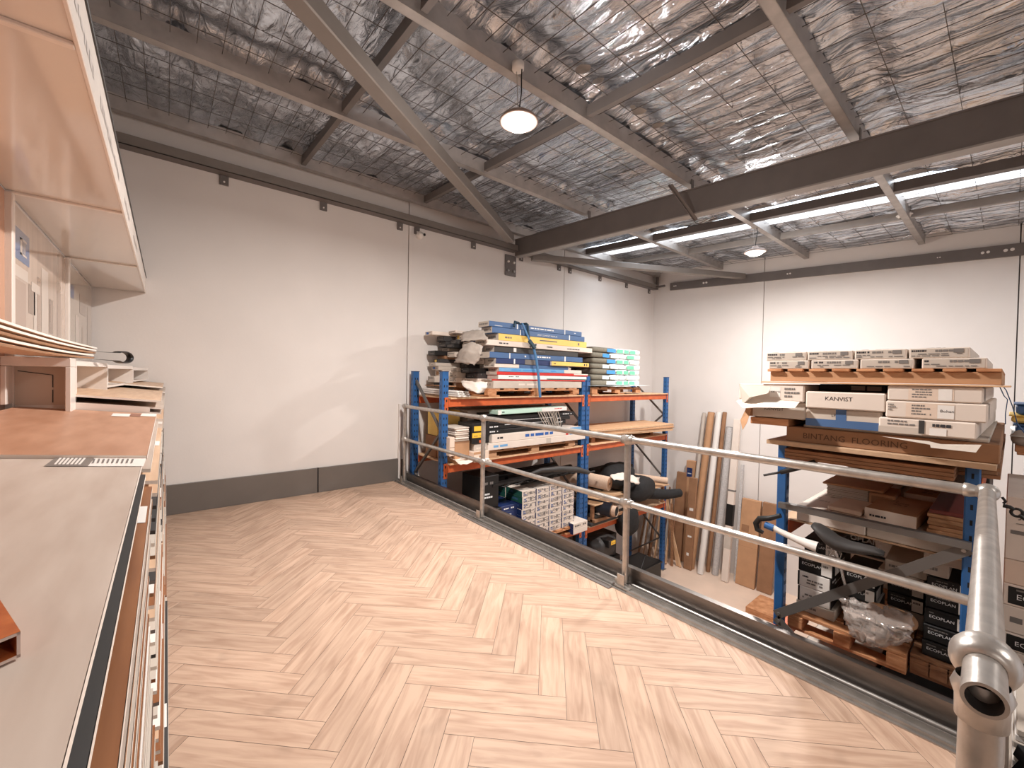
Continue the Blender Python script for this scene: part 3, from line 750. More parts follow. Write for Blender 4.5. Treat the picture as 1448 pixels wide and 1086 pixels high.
# pigeonhole boxes on top, row slightly askew
PG = [(-1.18, -.348), (-2.66, -.31), (-3.35, -.262), (-4.28, -.195), (-5.07, -.128)]
t = thing('pigeonhole_box', 'white recessed box end facing the viewer, above the warm brown board', 'box', (-2.56, -.40, 1.205), 'row of white pigeonhole boxes')
m = MB(); m.box(-2.62, -2.50, -.495, -.305, 1.388, 1.425, WHITE, .002); m.build('top', t)
m = MB(); m.box(-2.62, -2.50, -.322, -.305, 1.20, 1.387, WHITE, .002); m.build('side', t)
m = MB(); m.box(-2.62, -2.50, -.495, -.480, 1.235, 1.387, WHITE, .002); m.build('side', t)
m = MB(); m.box(-2.63, -2.612, -.480, -.322, 1.225, 1.387, mat('inner_panel', (206, 188, 172), .3)); m.build('back', t)
m = MB(); m.bar((-2.611, -.47, 1.368), (-2.611, -.372, 1.352), .002, .003, INK); m.bar((-2.611, -.372, 1.352), (-2.611, -.372, 1.30), .002, .003, INK); m.bar((-2.611, -.372, 1.29), (-2.611, -.372, 1.235), .002, .003, INK); m.build('panel_seam', t)
for i in range(1, 4):
    (xa, ya), (xb, yb_) = PG[i], PG[i + 1]
    a = Vector((xa, ya, 0)); b = Vector((xb, yb_, 0)); dv = (b - a).normalized(); nrm = Vector((-dv.y, dv.x, 0)); 
    if nrm.y > 0: nrm = -nrm
    z0, z1 = [(1.215, 1.428), (1.215, 1.416), (1.275, 1.408), (1.29, 1.40)][i]
    dep = [.145, .15, .19, .23][i]; a = a + dv * .004; b = b - dv * .004
    t = thing('pigeonhole_box', 'white open pigeonhole box on the display shelf, ' + STN[i], 'box', (a + b) / 2 + Vector((0, 0, z0)), 'row of white pigeonhole boxes')
    def pan(p, q, za, zb, th, name, mt=WHITE):
        m = MB(); m.hexa([r + Vector((0, 0, z)) for z in (za, zb) for r in (p, q, p + th, q + th)], mt); return m.build(name, t)
    back = nrm * dep; e = dv * .016
    pan(a, b, z1 - .022 if i else z1 - .04, z1, back, 'top'); pan(a, b, z0, z0 + .012, back, 'bottom')
    pan(a, a + e, z0 + .012, z1 - .022 if i else z1 - .04, back, 'side'); pan(b - e, b, z0 + .012, z1 - .022 if i else z1 - .04, back, 'side')
    bk = pan(a + back, b + back, z0 + .012, z1 - .022 if i else z1 - .04, -nrm * .01, 'back', GLOSSW)
    m = MB(); s0 = a + dv * (.55 * (b - a).length) + back - nrm * .0118; s1 = a + dv * (.86 * (b - a).length) + back - nrm * .0118; zt_ = z0 + .7 * (z1 - z0)
    for p_, q_ in ((s0 + Vector((0, 0, zt_ + .01)), s1 + Vector((0, 0, zt_))), (s1 + Vector((0, 0, z0 + .015)), s1 + Vector((0, 0, zt_)))): m.bar(p_, q_, .002, .003, INKG)
    m.build('panel_seam', t)
# fanned pack of boards with a strap handle on top of the boxes
a = at(0, 470, 'y', -.36); 
n_ = Vector((-3.05, -.30, 1.0))
for k in range(5):
    m = MB(); za, zb = 1.452 + .0165 * k, 1.434 + .0135 * k; ex = -.02 * k * .35
    P0 = Vector((-1.10, -.355, za)); P1 = Vector((-3.0 - .03 * k, -.285, zb)); 
    N = 8; vs = []; fs = []
    for j in range(N + 1):
        f_ = j / N; p_ = P0.lerp(P1, f_); p_.z += .02 * math.sin(math.pi * f_) * (-.6)
        w_ = Vector((0, -.13, 0))
        vs += [p_, p_ + w_, p_ + Vector((0, 0, .0075)), p_ + w_ + Vector((0, 0, .0075))]
    for j in range(N):
        o_ = 4 * j; fs += [(o_, o_ + 4, o_ + 5, o_ + 1), (o_ + 2, o_ + 3, o_ + 7, o_ + 6), (o_, o_ + 2, o_ + 6, o_ + 4), (o_ + 1, o_ + 5, o_ + 7, o_ + 3)]
    fs += [(0, 1, 3, 2), (4 * N, 4 * N + 2, 4 * N + 3, 4 * N + 1)]
    m.add(vs, fs, OAKP); e_ = Vector((0, .0006, 0))
    for j in range(N): m.quad(vs[4 * j] + e_, vs[4 * j + 4] + e_, vs[4 * j + 6] + e_, vs[4 * j + 2] + e_, EDGEW if k in (1, 3, 4) else CARDD)
    o = tag(m.build('sample_plank'), 'thin bowed wood plank, %s of five stacked on the white boxes' % under(4 - k), 'plank', 'planks stacked on the white boxes')
m = MB(); m.hexa([(x, y, z + (.012 if x > -2 else 0)) for z in (1.43, 1.438) for y in (-.44, -.335 if True else 0) for x in (-2.6, -1.15)], OAKO); tag(m.build('sample_plank'), 'wide orange wood board lying flat under the stack of bowed planks', 'plank')
c = at(168, 505, 'x', -3.2)
m = MB(); pts = []
for k in range(22):
    a_ = math.pi * .93 - 2 * math.pi * k / 21 * .93; pts.append(Vector((c.x - math.cos(a_) * .075 * (-1 if False else 1) * -1 * -1, c.y, c.z + math.sin(a_) * .036)))
# flat strap loop seen side on: widths run along y
W_ = Vector((0.0, .03, 0)); cen = c; vs = []; fs = []
for k in range(25):
    a_ = math.radians(150 - 300 * k / 24); p_ = Vector((cen.x - .11 * math.cos(a_), cen.y + .028 * math.cos(a_), cen.z + .034 * math.sin(a_)))
    if k == 0: p_ = Vector((-2.99, -.285, c.z + .02))
    if k == 24: p_ = Vector((-2.99, -.285, c.z - .02))
    for dn in (0, .004):
        q_ = p_ + (cen - p_).normalized() * dn * 2
        vs += [q_, q_ + W_]
for k in range(24):
    o_ = 4 * k; fs += [(o_, o_ + 1, o_ + 5, o_ + 4), (o_ + 2, o_ + 6, o_ + 7, o_ + 3), (o_, o_ + 4, o_ + 6, o_ + 2), (o_ + 1, o_ + 3, o_ + 7, o_ + 5)]
m = MB(); m.add(vs, fs, BLACK, True); tag(m.build('carry_strap'), 'black looped strap handle sticking out from the end of the plank stack', 'strap')
# timber-look hollow profile offcut in the left foreground
zb = 1.168
p_ = plane_pt(29, 932, -.043, 1.165, .002); q_ = plane_pt(-14, 860, -.043, 1.165, .002); dv = (q_ - p_).normalized()
pq = plane_pt(-28, 958, -.043, 1.165, .002); sd = (pq - p_).normalized(); wd = .034; up = Vector((0, 0, 1)); h_ = .0185; ln = .10; th = .0022
m = MB()
def pr(s0, s1, z0, z1, l0, l1, mt):
    m.hexa([p_ + sd * s + dv * l + up * z for z in (z0, z1) for s in (s0, s1) for l in (l0, l1)], mt)
pr(0, wd, 0, th, 0, ln, TIMB); pr(0, wd, h_ - th, h_, 0, ln, TIMB); pr(0, th, th, h_ - th, 0, ln, TIMB); pr(wd - th, wd, th, h_ - th, 0, ln, TIMB)
e = -.0005
def fr(s0, s1, z0, z1): m.quad(*[p_ + sd * s + dv * e + up * z for s, z in ((s0, z0), (s1, z0), (s1, z1), (s0, z1))], mat('cut_aluminium', (206, 186, 176), .4, .3))
fr(0, wd, 0, th); fr(0, wd, h_ - th, h_); fr(0, th, 0, h_); fr(wd - th, wd, 0, h_)
tag(m.build('hollow_profile'), 'short timber-look hollow square profile lying on the nearest grey sample board', 'profile')
#PART2
# ================================================================ PALLET RACKS
def slots(m, b, face, z0, z1, u=.5, w=.16, step=.076):
    H = b[5] - b[4]; z = z0
    while z < z1:
        v = (z - b[4]) / H; m.decal(b, face, u - w / 2, v, u + w / 2, v + .026 / H, HOLE); z += step
EXTRA = {}
def rack(label, x0, x1, ys, ztop, levels, group='blue and orange pallet racks', zvis=-1.0, panels=True, front='r', dx=.075):
    t = thing('pallet_rack', label, 'rack', ((x0 + x1) / 2, (ys[0] + ys[-1]) / 2, G), group)
    UW = .085
    for yi, y in enumerate(ys):
        for x, sg in ((x0, 1), (x1, -1)):
            a, b = sorted((x, x + sg * dx)); bx = (a, b, y, y + UW, G, ztop)
            m = MB(); m.box(a, b, y, y + UW, G, ztop, BLUE, .006)
            for fc in ('f', 'r', 'l'): 
                slots(m, bx, fc, zvis, ztop - .06, .5 if fc == 'f' else .3, .14)
                if fc != 'f': slots(m, bx, fc, zvis, ztop - .06, .7, .14)
            m.box(a - .002, b + .002, y - .002, y + UW + .002, ztop - .004, ztop + .003, DBLUE); m.build('upright', t)
            m = MB(); m.box(a - .03, b + .03, y - .02, y + UW + .02, G + .001, G + .012, GALV, .002); m.build('foot_plate', t)
        if yi == 1 and len(ys) == 3:
            yy2 = y + UW + .02; a, b = x1 - dx, x1
            m = MB(); m.box(a, b, yy2, yy2 + UW, G, ztop - .02, BLUE, .006); bx = (a, b, yy2, yy2 + UW, G, ztop - .02)
            for u_ in (.3, .7): slots(m, bx, 'r', zvis, ztop - .06, u_, .14)
            m.build('upright', t)
        z = ztop - .12; k = 0
        step = .60
        while z > G + .2:
            m = MB(); zz2 = max(z - step, G + .12)
            p, q = ((x0 + dx, y + .04, z), (x1 - dx, y + .04, zz2)) if k % 2 == 0 else ((x1 - dx, y + .04, z), (x0 + dx, y + .04, zz2))
            m.bar(p, q, .028, .028, STRUT, up=(0, 1, 0)); m.build('diagonal_strut', t); z -= step; k += 1
    for z, bays in levels:
        for i in bays:
            ya, yb_ = ys[i] + UW + (.107 if i == 1 else 0), ys[i + 1]
            for x, sg in ((x0, -1), (x1, 1)):
                a, b = sorted((x - sg * .0, x - sg * .045))
                m = MB(); m.box(a, b, ya + .004, yb_ - .004, z - .105, z - .012, ORANGE, .005); m.build('beam', t)
                for yy in (ya, yb_ - .004):
                    m = MB(); a2, b2 = sorted((x + sg * .001, x + sg * .006)); yc = yy - .055 if yy == ya else yy + .006
                    m.box(a2, b2, yc, yc + .05, z - .17, z + .01, ORANGE, .002)
                    bb = (a2, b2, yc, yc + .05, z - .17, z + .01)
                    for v in (.15, .7): m.decal(bb, 'r', .35, v, .65, v + .16, HOLE)
                    m.build('beam_connector', t)
            if panels:
                m = MB(); m.box(x0 + .0, x1 + .035, ya + .01, yb_ - .01, z - .011, z + .006, PLY if z > -.5 else PART, .002); m.build('shelf_panel', t)
    return t
LX0, LX1 = -5.05, -4.235
LY = [2.47, 4.93, 7.38]
rack('blue and orange pallet rack standing along the left wall below the wall joint', LX0, LX1, LY, 1.43, [(1.115, (0, 1)), (.335, (0, 1)), (-.93, (0,)), (-.97, (1,)), (-1.7, (0,))], zvis=-2.1)
# second level at bay two also carries carpet rolls on a low deck
RX0, RX1 = -.945, -.085
RY = [3.0, 5.45]
rr_t = thing('pallet_rack', 'blue pallet rack with a flat steel end brace, right of the leaning tubes', 'rack', ((RX0 + RX1) / 2, 4.2, G), 'blue and orange pallet racks')
for yi, y in enumerate(RY):
    for x, sg in ((RX0, 1), (RX1, -1)):
        a, b = sorted((x, x + sg * .052)); bx = (a, b, y, y + .06, G, 1.0)
        m = MB(); m.box(a, b, y, y + .06, G, 1.0, BLUE, .006)
        slots(m, bx, 'r', -1.2, .95, .3, .16); slots(m, bx, 'r', -1.2, .95, .7, .16)
        if sg < 0: slots(m, bx, 'f', -1.2, .95, .5, .18)
        m.box(a - .002, b + .002, y - .002, y + .062, .996, 1.003, DBLUE); m.build('upright', rr_t)
        m = MB(); m.box(a - .03, b + .03, y - .02, y + .105, G + .001, G + .012, GALV, .002); m.build('foot_plate', rr_t)
    yb_ = y - .008
    for z in (.605, -.72, -1.9):
        m = MB(); m.bar((RX0 + .02, yb_, z), (RX1 - .02, yb_, z), .05 if yi == 0 else .03, .034, STRUT, up=(0, 1, 0) if False else (0, 0, 1)); m.build('horizontal_brace', rr_t)
    for za, zb_ in ((.59, -.10), (-.75, -.12), (-1.88, -.75)):
        lo, hi = (RX0 + .02, RX1 - .03)
        p_, q_ = ((hi, yb_ - .006, za), (lo, yb_ - .006, zb_))
        m = MB(); m.bar(p_, q_, .005, .052, STRUT, up=(0, 0, 1)); 
        for k in (.02, .36, .98):
            c_ = Vector(p_).lerp(Vector(q_), k); m.tube([c_ + Vector((0, -.001, 0)), c_ + Vector((0, -.009, 0))], .009, GALV, 8)
        m.build('diagonal_brace', rr_t)
for z, zo in ((-.20, 0), (-1.2, 1)):
    m = MB(); m.box(RX0 + .055, RX1 - .055, 3.005, 3.045, z - .11, z - .012, ORANGE, .005); m.build('beam', rr_t)
    for xx in (RX0 - .002, RX1 - .05):
        m = MB(); m.box(xx, xx + .052, 2.994, 2.999, z - .13, z + .03, ORANGE, .002); bb = (xx, xx + .052, 2.994, 2.999, z - .13, z + .03)
        for v in (.15, .42, .7): m.decal(bb, 'f', .38, v, .62, v + .16, HOLE)
        m.build('beam_connector', rr_t)
for z in (.92, .50, -.20, -1.2):
    for x, sg in ((RX0, -1), (RX1, 1)):
        a, b = sorted((x, x - sg * .045)); m = MB(); m.box(a, b, RY[0] + .09, RY[1] - .004, z - .11, z - .012, ORANGE, .005); m.build('beam', rr_t)
        for yy in (RY[0] + .03, RY[1] - .002):
            a2, b2 = sorted((x + sg * .001, x + sg * .006)); m = MB(); m.box(a2, b2, yy, yy + .055, z - .17, z + .01, ORANGE, .002); m.build('beam_connector', rr_t)
    m = MB(); m.box(RX0, RX1, RY[0] + .1 if z != .92 else RY[0] + .0, RY[1] - .01, z - .011, z + (.0 if z != .92 else .0), PART, .001)
    if z in (.50,): m.build('shelf_panel', rr_t)
# ---------------------------------------------------------------- generic contents
def sx(px, X, py=560): return at(px, py, 'x', X).y
def sz(px, py, X): return at(px, py, 'x', X).z
def carton(name, label, cat, b, body, marks=(), group=None, rz=0, tilt=0, ch=.004, roll=0, pivot=None):
    x0, x1, y0, y1, z0, z1 = b; m = MB(); m.box(*b, body, ch)
    for i_, mk in enumerate(marks):
        k = mk[0]; lf = .0004 * i_
        if k == 'fill': m.decal(b, mk[1], *mk[2:6], mk[6], lf)
        elif k == 'lines': m.lines(b, mk[1], *mk[2:6], mk[6], mk[7], seed=mk[8] if len(mk) > 8 else 1, lift=lf + .0002)
        elif k == 'text': m.text(b, mk[1], mk[2], mk[3], mk[4], mk[5], mk[6], lift=lf + .0002)
    o = m.build(name); tag(o, label, cat, group); spin(o, rz, tilt, roll); return o
def pallet(label, x0, x1, y0, y1, z0, z1, along='x', mt=None, group='timber pallets', nd=7, name='timber_pallet'):
    mt = mt or PALLET; t = thing(name, label, 'pallet', ((x0 + x1) / 2, (y0 + y1) / 2, z0), group)
    H = z1 - z0; tt = min(.018, H * .2)
    # deck boards run across 'along'
    for k in range(nd):
        f0 = k / nd + .01; f1 = f0 + .72 / nd
        for za, zb_ in ((z1 - tt, z1),) + (((z0, z0 + tt),) if k % 3 == 0 else ()):
            m = MB()
            if along == 'y': m.box(x0, x1, y0 + (y1 - y0) * f0, y0 + (y1 - y0) * f1, za, zb_, mt, .002)
            else: m.box(x0 + (x1 - x0) * f0, x0 + (x1 - x0) * f1, y0, y1, za, zb_, mt, .002)
            m.build('deck_board', t)
    for i in range(3):
        if along == 'y':
            xx = x0 + (x1 - x0 - .08) * i / 2
            m = MB(); m.box(xx, xx + .08, y0, y1, z1 - 2 * tt, z1 - tt - .0005, mt, .002); m.build('bearer', t)
            for j in range(3):
                yy = y0 + (y1 - y0 - .14) * j / 2; m = MB(); m.box(xx, xx + .08, yy, yy + .14, z0 + tt + .0005, z1 - 2 * tt - .0005, mt, .003); m.build('block', t)
        else:
            yy = y0 + (y1 - y0 - .08) * i / 2
            m = MB(); m.box(x0, x1, yy, yy + .08, z1 - 2 * tt, z1 - tt - .0005, mt, .002); m.build('bearer', t)
            for j in range(3):
                xx = x0 + (x1 - x0 - .12) * j / 2; m = MB(); m.box(xx, xx + .12, yy, yy + .08, z0 + tt + .0005, z1 - 2 * tt - .0005, mt, .003); m.build('block', t)
    return t

# ================================================================ LEFT RACK, TOP LEVEL, FIRST BAY
XF = -4.2
pallet('pale timber pallet under the tall strapped stack of flooring packs', -5.0, XF, 3.1, 4.82, 1.123, 1.228, 'y', group='timber pallets on the left rack')
# front column of packs: (left px, right px, top py at left, bottom py at left, material, name, words)
FR = [
 (697, 823, 549, 538.2, CARDG, 'thick pale grey flooring pack at the bottom of the strapped stack', [('lines', 'r', .25, .3, .95, .75, 1, CARDW, 3)]),
 (696, 827, 538, 536, RED, 'thin red-edged pack directly above the thick grey bottom pack', []),
 (704, 830, 535.6, 529.8, BAGW, 'white pack sandwiched between the two red-edged packs', [('fill', 'r', .5, .1, 1, .3, TEAL), ('lines', 'r', .1, .5, .2, .8, 1, INKG, 5)]),
 (703, 831, 529.4, 525.2, RED, 'upper thin red-edged flooring pack in the strapped stack', [('fill', 'r', .82, .5, 1.0, 1.0, CARDW)]),
 (706, 822, 524.8, 519.5, LBLUE, 'light blue flooring pack resting on the upper red pack', [('fill', 'r', .76, 0, 1, 1, CARDW), ('lines', 'r', .05, .2, .7, .8, 1, BAGB, 8)]),
 (700, 804, 519, 513.5, CARDW, 'short cream pack below the dark blue carton', [('fill', 'r', .3, 0, 1, 1, CBLUE)]),
 (701, 822, 513, 506, NAVY, 'dark navy flooring pack with white lettering', [('lines', 'r', .45, .2, .68, .85, 1, INKW, 2), ('fill', 'r', .18, 0, .195, 1, INKW), ('fill', 'r', .3, .0, .43, 1, INKG)]),
 (692.6, 824, 505.6, 497, CBLUE, 'mid-height blue flooring pack with a white band', [('fill', 'r', .18, 0, .19, 1, INKW), ('fill', 'r', .77, 0, .785, 1, INKW), ('lines', 'r', .46, .35, .68, .8, 1, INKW, 4), ('fill', 'r', .33, .4, .345, .7, INKW)]),
 (700, 818, 496.6, 488.6, CHAR, 'recessed brown-grey flooring pack under the white pack', [('lines', 'r', .45, .4, .62, .7, 1, INKG, 4), ('fill', 'r', .2, .2, .23, .9, LABELW)]),
 (686.4, 837, 488, 479.2, CARDW, 'long white pack jutting out under the yellow one', [('lines', 'r', .1, .3, .35, .7, 1, INK, 7), ('lines', 'r', .5, .3, .58, .7, 1, INK, 6), ('lines', 'r', .72, .3, .86, .6, 1, INK, 9)]),
 (705, 830, 479, 471, YELL, 'yellow flooring pack second from the top of the strapped stack', [('lines', 'r', .06, .25, .28, .75, 1, INKG, 7), ('fill', 'r', .42, .45, .62, .62, INKG), ('fill', 'r', .88, .3, .9, .7, INKG)]),
 (696, 827, 470.4, 461.4, CBLUE, 'lower of the two blue packs crowning the strapped stack', [('text', 'r', .44, .25, .032, 'SPIRIT COMFORT PREMIUM', INKW), ('fill', 'r', .80, 0, .812, 1, INKW), ('fill', 'r', .26, 0, .27, 1, INKW)]),
 (691.6, 823, 461, 453, CBLUE, 'topmost blue flooring pack of the strapped stack', [('lines', 'r', .40, .3, .66, .75, 1, INKW, 12), ('fill', 'r', .78, 0, .79, 1, INKW), ('fill', 'r', .26, 0, .27, 1, INKW), ('fill', 'r', .05, .2, .12, .28, INKW), ('fill', 'r', .9, .45, .92, .6, INKW)]),
]
zc = 1.229
STK = []
tops = []
for i, (pl, pr_, pb, pt, mt, lb, mk) in enumerate(FR):
    z1 = sz(pl, pt, XF); z0 = zc
    y0 = sx(pl, XF, (pb + pt) / 2); y1 = sx(pr_, XF, (pb + pt) / 2)
    xf = XF - (.01 if mt in (CHAR, CARDW) and i != 9 else 0) + (.012 if i == 9 else 0)
    carton('flooring_pack', lb, 'flooring pack', (xf - .23, xf, y0, y1, z0, z1 - .002), mt, [('fill', 'f', .0, .0, 1.0, 1.0, CARDG), ('lines', 'f', .1, .2, .9, .8, 1, INKG, i)] + list(mk), 'flooring packs strapped on the left rack', rz=random.Random(i).uniform(-.5, .5))
    zc = z1
ztop_stack = zc
carton('flooring_pack', 'short orange-yellow pack poking out at mid height right of the strap', 'flooring pack', (XF + .0015, XF + .03, sx(777, XF), sx(830, XF), sz(780, 517, XF), sz(780, 511, XF)), YELL, [('fill', 'f', 0, 0, 1, 1, CARDW), ('lines', 'r', .05, .3, .25, .7, 1, INK, 3), ('fill', 'r', .85, .25, .88, .75, INK), ('fill', 'r', .92, .25, .94, .75, INK)])
# columns behind, ragged ends towards the viewer
rb = random.Random(21)
cols = [(-4.445, -4.64, 'second', 1.93, 3.05), (-4.655, -4.84, 'third', 1.98, 2.92), (-4.85, -5.04, 'rear', 1.99, 2.76)]
for ci, (xb_, xa_, cn, zt_, yst) in enumerate(cols):
    z = 1.229; items = []
    while z < zt_ - .03:
        h = rb.uniform(.045, .085); items.append((z, min(z + h, zt_))); z += h
    for k, (za, zb_) in enumerate(items):
        y0 = yst + rb.uniform(-.10, .16); 
        if ci < 2 and k in (4, 5): y0 += .12
        mt = rb.choice([CARDW, CARDG, CARDG, CARDW, CARDD, BLACK, CARDG, CHAR])
        if ci == 2 and k == len(items) - 1: y0 = 2.66; mt = CARDW
        if ci == 0 and k == len(items) - 2: mt = NAVY
        ps = rb.uniform(1.5, 1.75)
        mk = [('lines', 'f', .1, .2, .9, .85, 2, INKG, k + ci * 20)]
        if rb.random() < .3: mk.append(('fill', 'f', .2, .2, .5, .8, rb.choice([YELL, LABELW, INKB, CARD])))
        carton('flooring_pack', 'pale flooring pack, %s in the %s column behind the strapped packs' % (under(len(items) - 1 - k), cn), 'flooring pack',
               (xa_, xb_, y0, y0 + ps, za, zb_ - .002), mt, mk, 'ragged pack ends behind the strapped stack', rz=rb.uniform(-.8, .8))
# crumpled grey wrapping hanging over the ends
def sheet(name, label, cat, pts_rows, mt, seed=0, amp=.015, th=.004, sub=5):
    """draped sheet from a grid of control points"""
    rd = random.Random(seed); R_ = len(pts_rows); Cn = len(pts_rows[0]); P = [[Vector(p) for p in r] for r in pts_rows]
    nr, nc = (R_ - 1) * sub + 1, (Cn - 1) * sub + 1; vs = []
    for i in range(nr):
        a = i / sub; i0 = min(int(a), R_ - 2); fa = a - i0
        for j in range(nc):
            b = j / sub; j0 = min(int(b), Cn - 2); fb = b - j0
            p = P[i0][j0].lerp(P[i0][j0 + 1], fb).lerp(P[i0 + 1][j0].lerp(P[i0 + 1][j0 + 1], fb), fa)
            p = p + Vector((rd.uniform(-1, 1), rd.uniform(-1, 1), rd.uniform(-1, 1))) * amp
            vs.append(p)
    fs = [(i * nc + j, i * nc + j + 1, (i + 1) * nc + j + 1, (i + 1) * nc + j) for i in range(nr - 1) for j in range(nc - 1)]
    m = MB(); m.add(vs, fs, mt, True); o = m.build(name, recalc=False); tag(o, label, cat)
    sm = o.modifiers.new('th', 'SOLIDIFY'); sm.thickness = th
    return o
CLOTH = mat('grey_wrapping', (176, 164, 154), .7, var=.12, scale=12)
q = lambda px, py, Y: at(px, py, 'y', Y)
sheet('paper_wrapping', 'crumpled grey wrapping hanging down the ragged left end of the strapped stack', 'wrapping',
      [[q(655, 486, 2.86), q(668, 484, 2.84), q(682, 490, 2.88)], [q(648, 500, 2.80), q(662, 498, 2.78), q(680, 505, 2.84)], [q(643, 512, 2.80), q(654, 514, 2.76), q(672, 516, 2.82)]], CLOTH, 3, .012)
sheet('paper_wrapping', 'small grey wrapping flap beside the upper blue packs', 'wrapping',
      [[q(655, 470, 2.95), q(668, 467, 2.98), q(684, 467, 3.05)], [q(652, 482, 2.84), q(666, 482, 2.9), q(690, 480, 3.02)]], CLOTH, 4, .008)
# strap around the stack
m = MB(); pts = [at(737, 456.5, 'x', XF + .02), at(741, 466, 'x', XF + .03), at(747, 480, 'x', XF + .045), at(753, 492, 'x', XF + .045), at(757, 510, 'x', XF + .035), at(760, 535, 'x', XF + .035), at(762, 562, 'x', XF + .03)]
pts2 = [p + Vector((0, .035 if i < 3 else .045, 0)) for i, p in enumerate(pts)]
vs = []
for a_, b_ in zip(pts, pts2): vs += [a_, b_, a_ + Vector((.004, 0, 0)), b_ + Vector((.004, 0, 0))]
fs = []
for k in range(len(pts) - 1):
    o_ = 4 * k; fs += [(o_, o_ + 1, o_ + 5, o_ + 4), (o_ + 2, o_ + 6, o_ + 7, o_ + 3), (o_, o_ + 4, o_ + 6, o_ + 2), (o_ + 1, o_ + 3, o_ + 7, o_ + 5)]
st = thing('ratchet_strap', 'blue ratchet strap with dark buckle hanging down the tall pack stack', 'strap', pts[0])
m.add(vs, fs, STRAPB, True); m.build('webbing', st)
m = MB(); c_ = at(752, 487, 'x', XF + .055); m.bar(c_ + Vector((0, -.05, .05)), c_ + Vector((0, .06, -.05)), .05, .035, STRAPD, up=(1, 0, 0), ch=.006); m.tube([c_ + Vector((0, -.03, -.03)), c_ + Vector((0, .08, .0))], .012, BLACK, 8); m.build('ratchet_buckle', st)
m = MB(); zt_ = ztop_stack + .006
m.tube([at(727, 462, 'x', XF + .02), at(728, 456, 'x', XF) + Vector((0, 0, .01)), Vector((XF - .02, sx(733, XF), zt_ + .012)), Vector((XF - .22, sx(740, XF), zt_ + .012)), Vector((XF - .02, sx(744, XF), zt_ + .014)), at(746, 459, 'x', XF + .012), at(748, 478, 'x', XF + .03)], .016, STRAPD, 8); m.build('strap_loop', st)
# bundle of white trims left on the deck
for k in range(9):
    p0 = at(584 + (k % 3) * 3, 553 + k * .8, 'x', -4.95); yy = 2.60 + (k % 3) * .04; zz_ = 1.14 + (k // 3) * .024 
    m = MB(); m.bar((-4.98 + .03 * (k % 3), 2.585, zz_ + .02), (-4.16 + .03 * (k % 3) - .02 * (k // 3), 2.60 + .05 * (k % 3) + .06, zz_), .036, .018, PVC, ch=.003)
    tag(m.build('trim_profile'), 'white profile in the trim bundle on the top deck, %s row, %s from the wall' % (('lowest', 'middle', 'top')[k // 3], ORD[k % 3]), 'trim', 'white trim profiles bundled on the top deck')
m = MB(); m.bar((-5.0, 2.70, 1.25), (-4.45, 2.74, 1.25), .11, .012, CARDD); tag(m.build('timber_strip'), 'flat brown board resting on the bundle of white trims', 'board')
sheet('paper_bag', 'torn printed paper bag end hanging under the strapped stack beside the blue upright', 'bag',
      [[q(652, 538, 2.75), q(672, 540, 2.78), q(690, 540, 2.9)], [q(655, 546, 2.70), q(674, 548, 2.74), q(688, 548, 2.86)], [q(664, 552, 2.70), q(676, 556, 2.74), q(682, 556, 2.84)]], CARDW, 9, .008)

# ================================================================ LEFT RACK, TOP LEVEL, SECOND BAY: pallet of bags
pallet('worn pallet with cardboard skirting under the green and blue bags', -5.0, XF, 5.12, 6.45, 1.123, 1.24, 'y', group='timber pallets on the left rack', nd=6)
sheet('plastic_sheet', 'white plastic sheet spread between the pallet and the green bags', 'sheet',
      [[(-5.0, 5.08, 1.262), (-5.0, 5.8, 1.262), (-5.0, 6.56, 1.262)], [(-4.14, 5.08, 1.262), (-4.14, 5.8, 1.256), (-4.12, 6.62, 1.27)]], BAGW, 1, .004, .003)
def bag(label, x0, x1, y0, y1, z0, z1, mt, marks, group):
    n1, n2 = 8, 12; vs = []; fs = []; cx_, cy_, cz = (x0 + x1) / 2, (y0 + y1) / 2, (z0 + z1) / 2
    rx, ry, rz_ = (x1 - x0) / 2, (y1 - y0) / 2, (z1 - z0) / 2
    sg = lambda v, p: math.copysign(abs(v) ** p, v)
    for i in range(n1 + 1):
        ph = -math.pi / 2 + math.pi * i / n1
        for j in range(n2 * 2):
            th = math.pi * j / n2
            vs.append((cx_ + rx * sg(math.cos(ph), .3) * sg(math.cos(th), .25), cy_ + ry * sg(math.cos(ph), .3) * sg(math.sin(th), .25), cz + rz_ * sg(math.sin(ph), .32)))
    for i in range(n1):
        for j in range(n2 * 2):
            j2 = (j + 1) % (n2 * 2); fs.append((i * n2 * 2 + j, i * n2 * 2 + j2, (i + 1) * n2 * 2 + j2, (i + 1) * n2 * 2 + j))
    m = MB(); m.add(vs, fs, mt, True)
    # printed patches wrapped on the bulging front and near end
    for fc, a0, a1, mt2 in marks:
        for s_ in range(4):
            t0 = a0 + (a1 - a0) * s_ / 4; t1 = a0 + (a1 - a0) * (s_ + 1) / 4
            ys_ = y0 + (y1 - y0) * t0, y0 + (y1 - y0) * t1; xx = x1 + .002
            q1, q2 = z0 + (z1 - z0) * .14, z0 + (z1 - z0) * .80
            m.quad((xx, ys_[0], q1), (xx, ys_[1], q1), (xx, ys_[1], q2), (xx, ys_[0], q2), mt2)
    return tag(m.build('mortar_bag'), label, 'bag', group)
rb = random.Random(4)
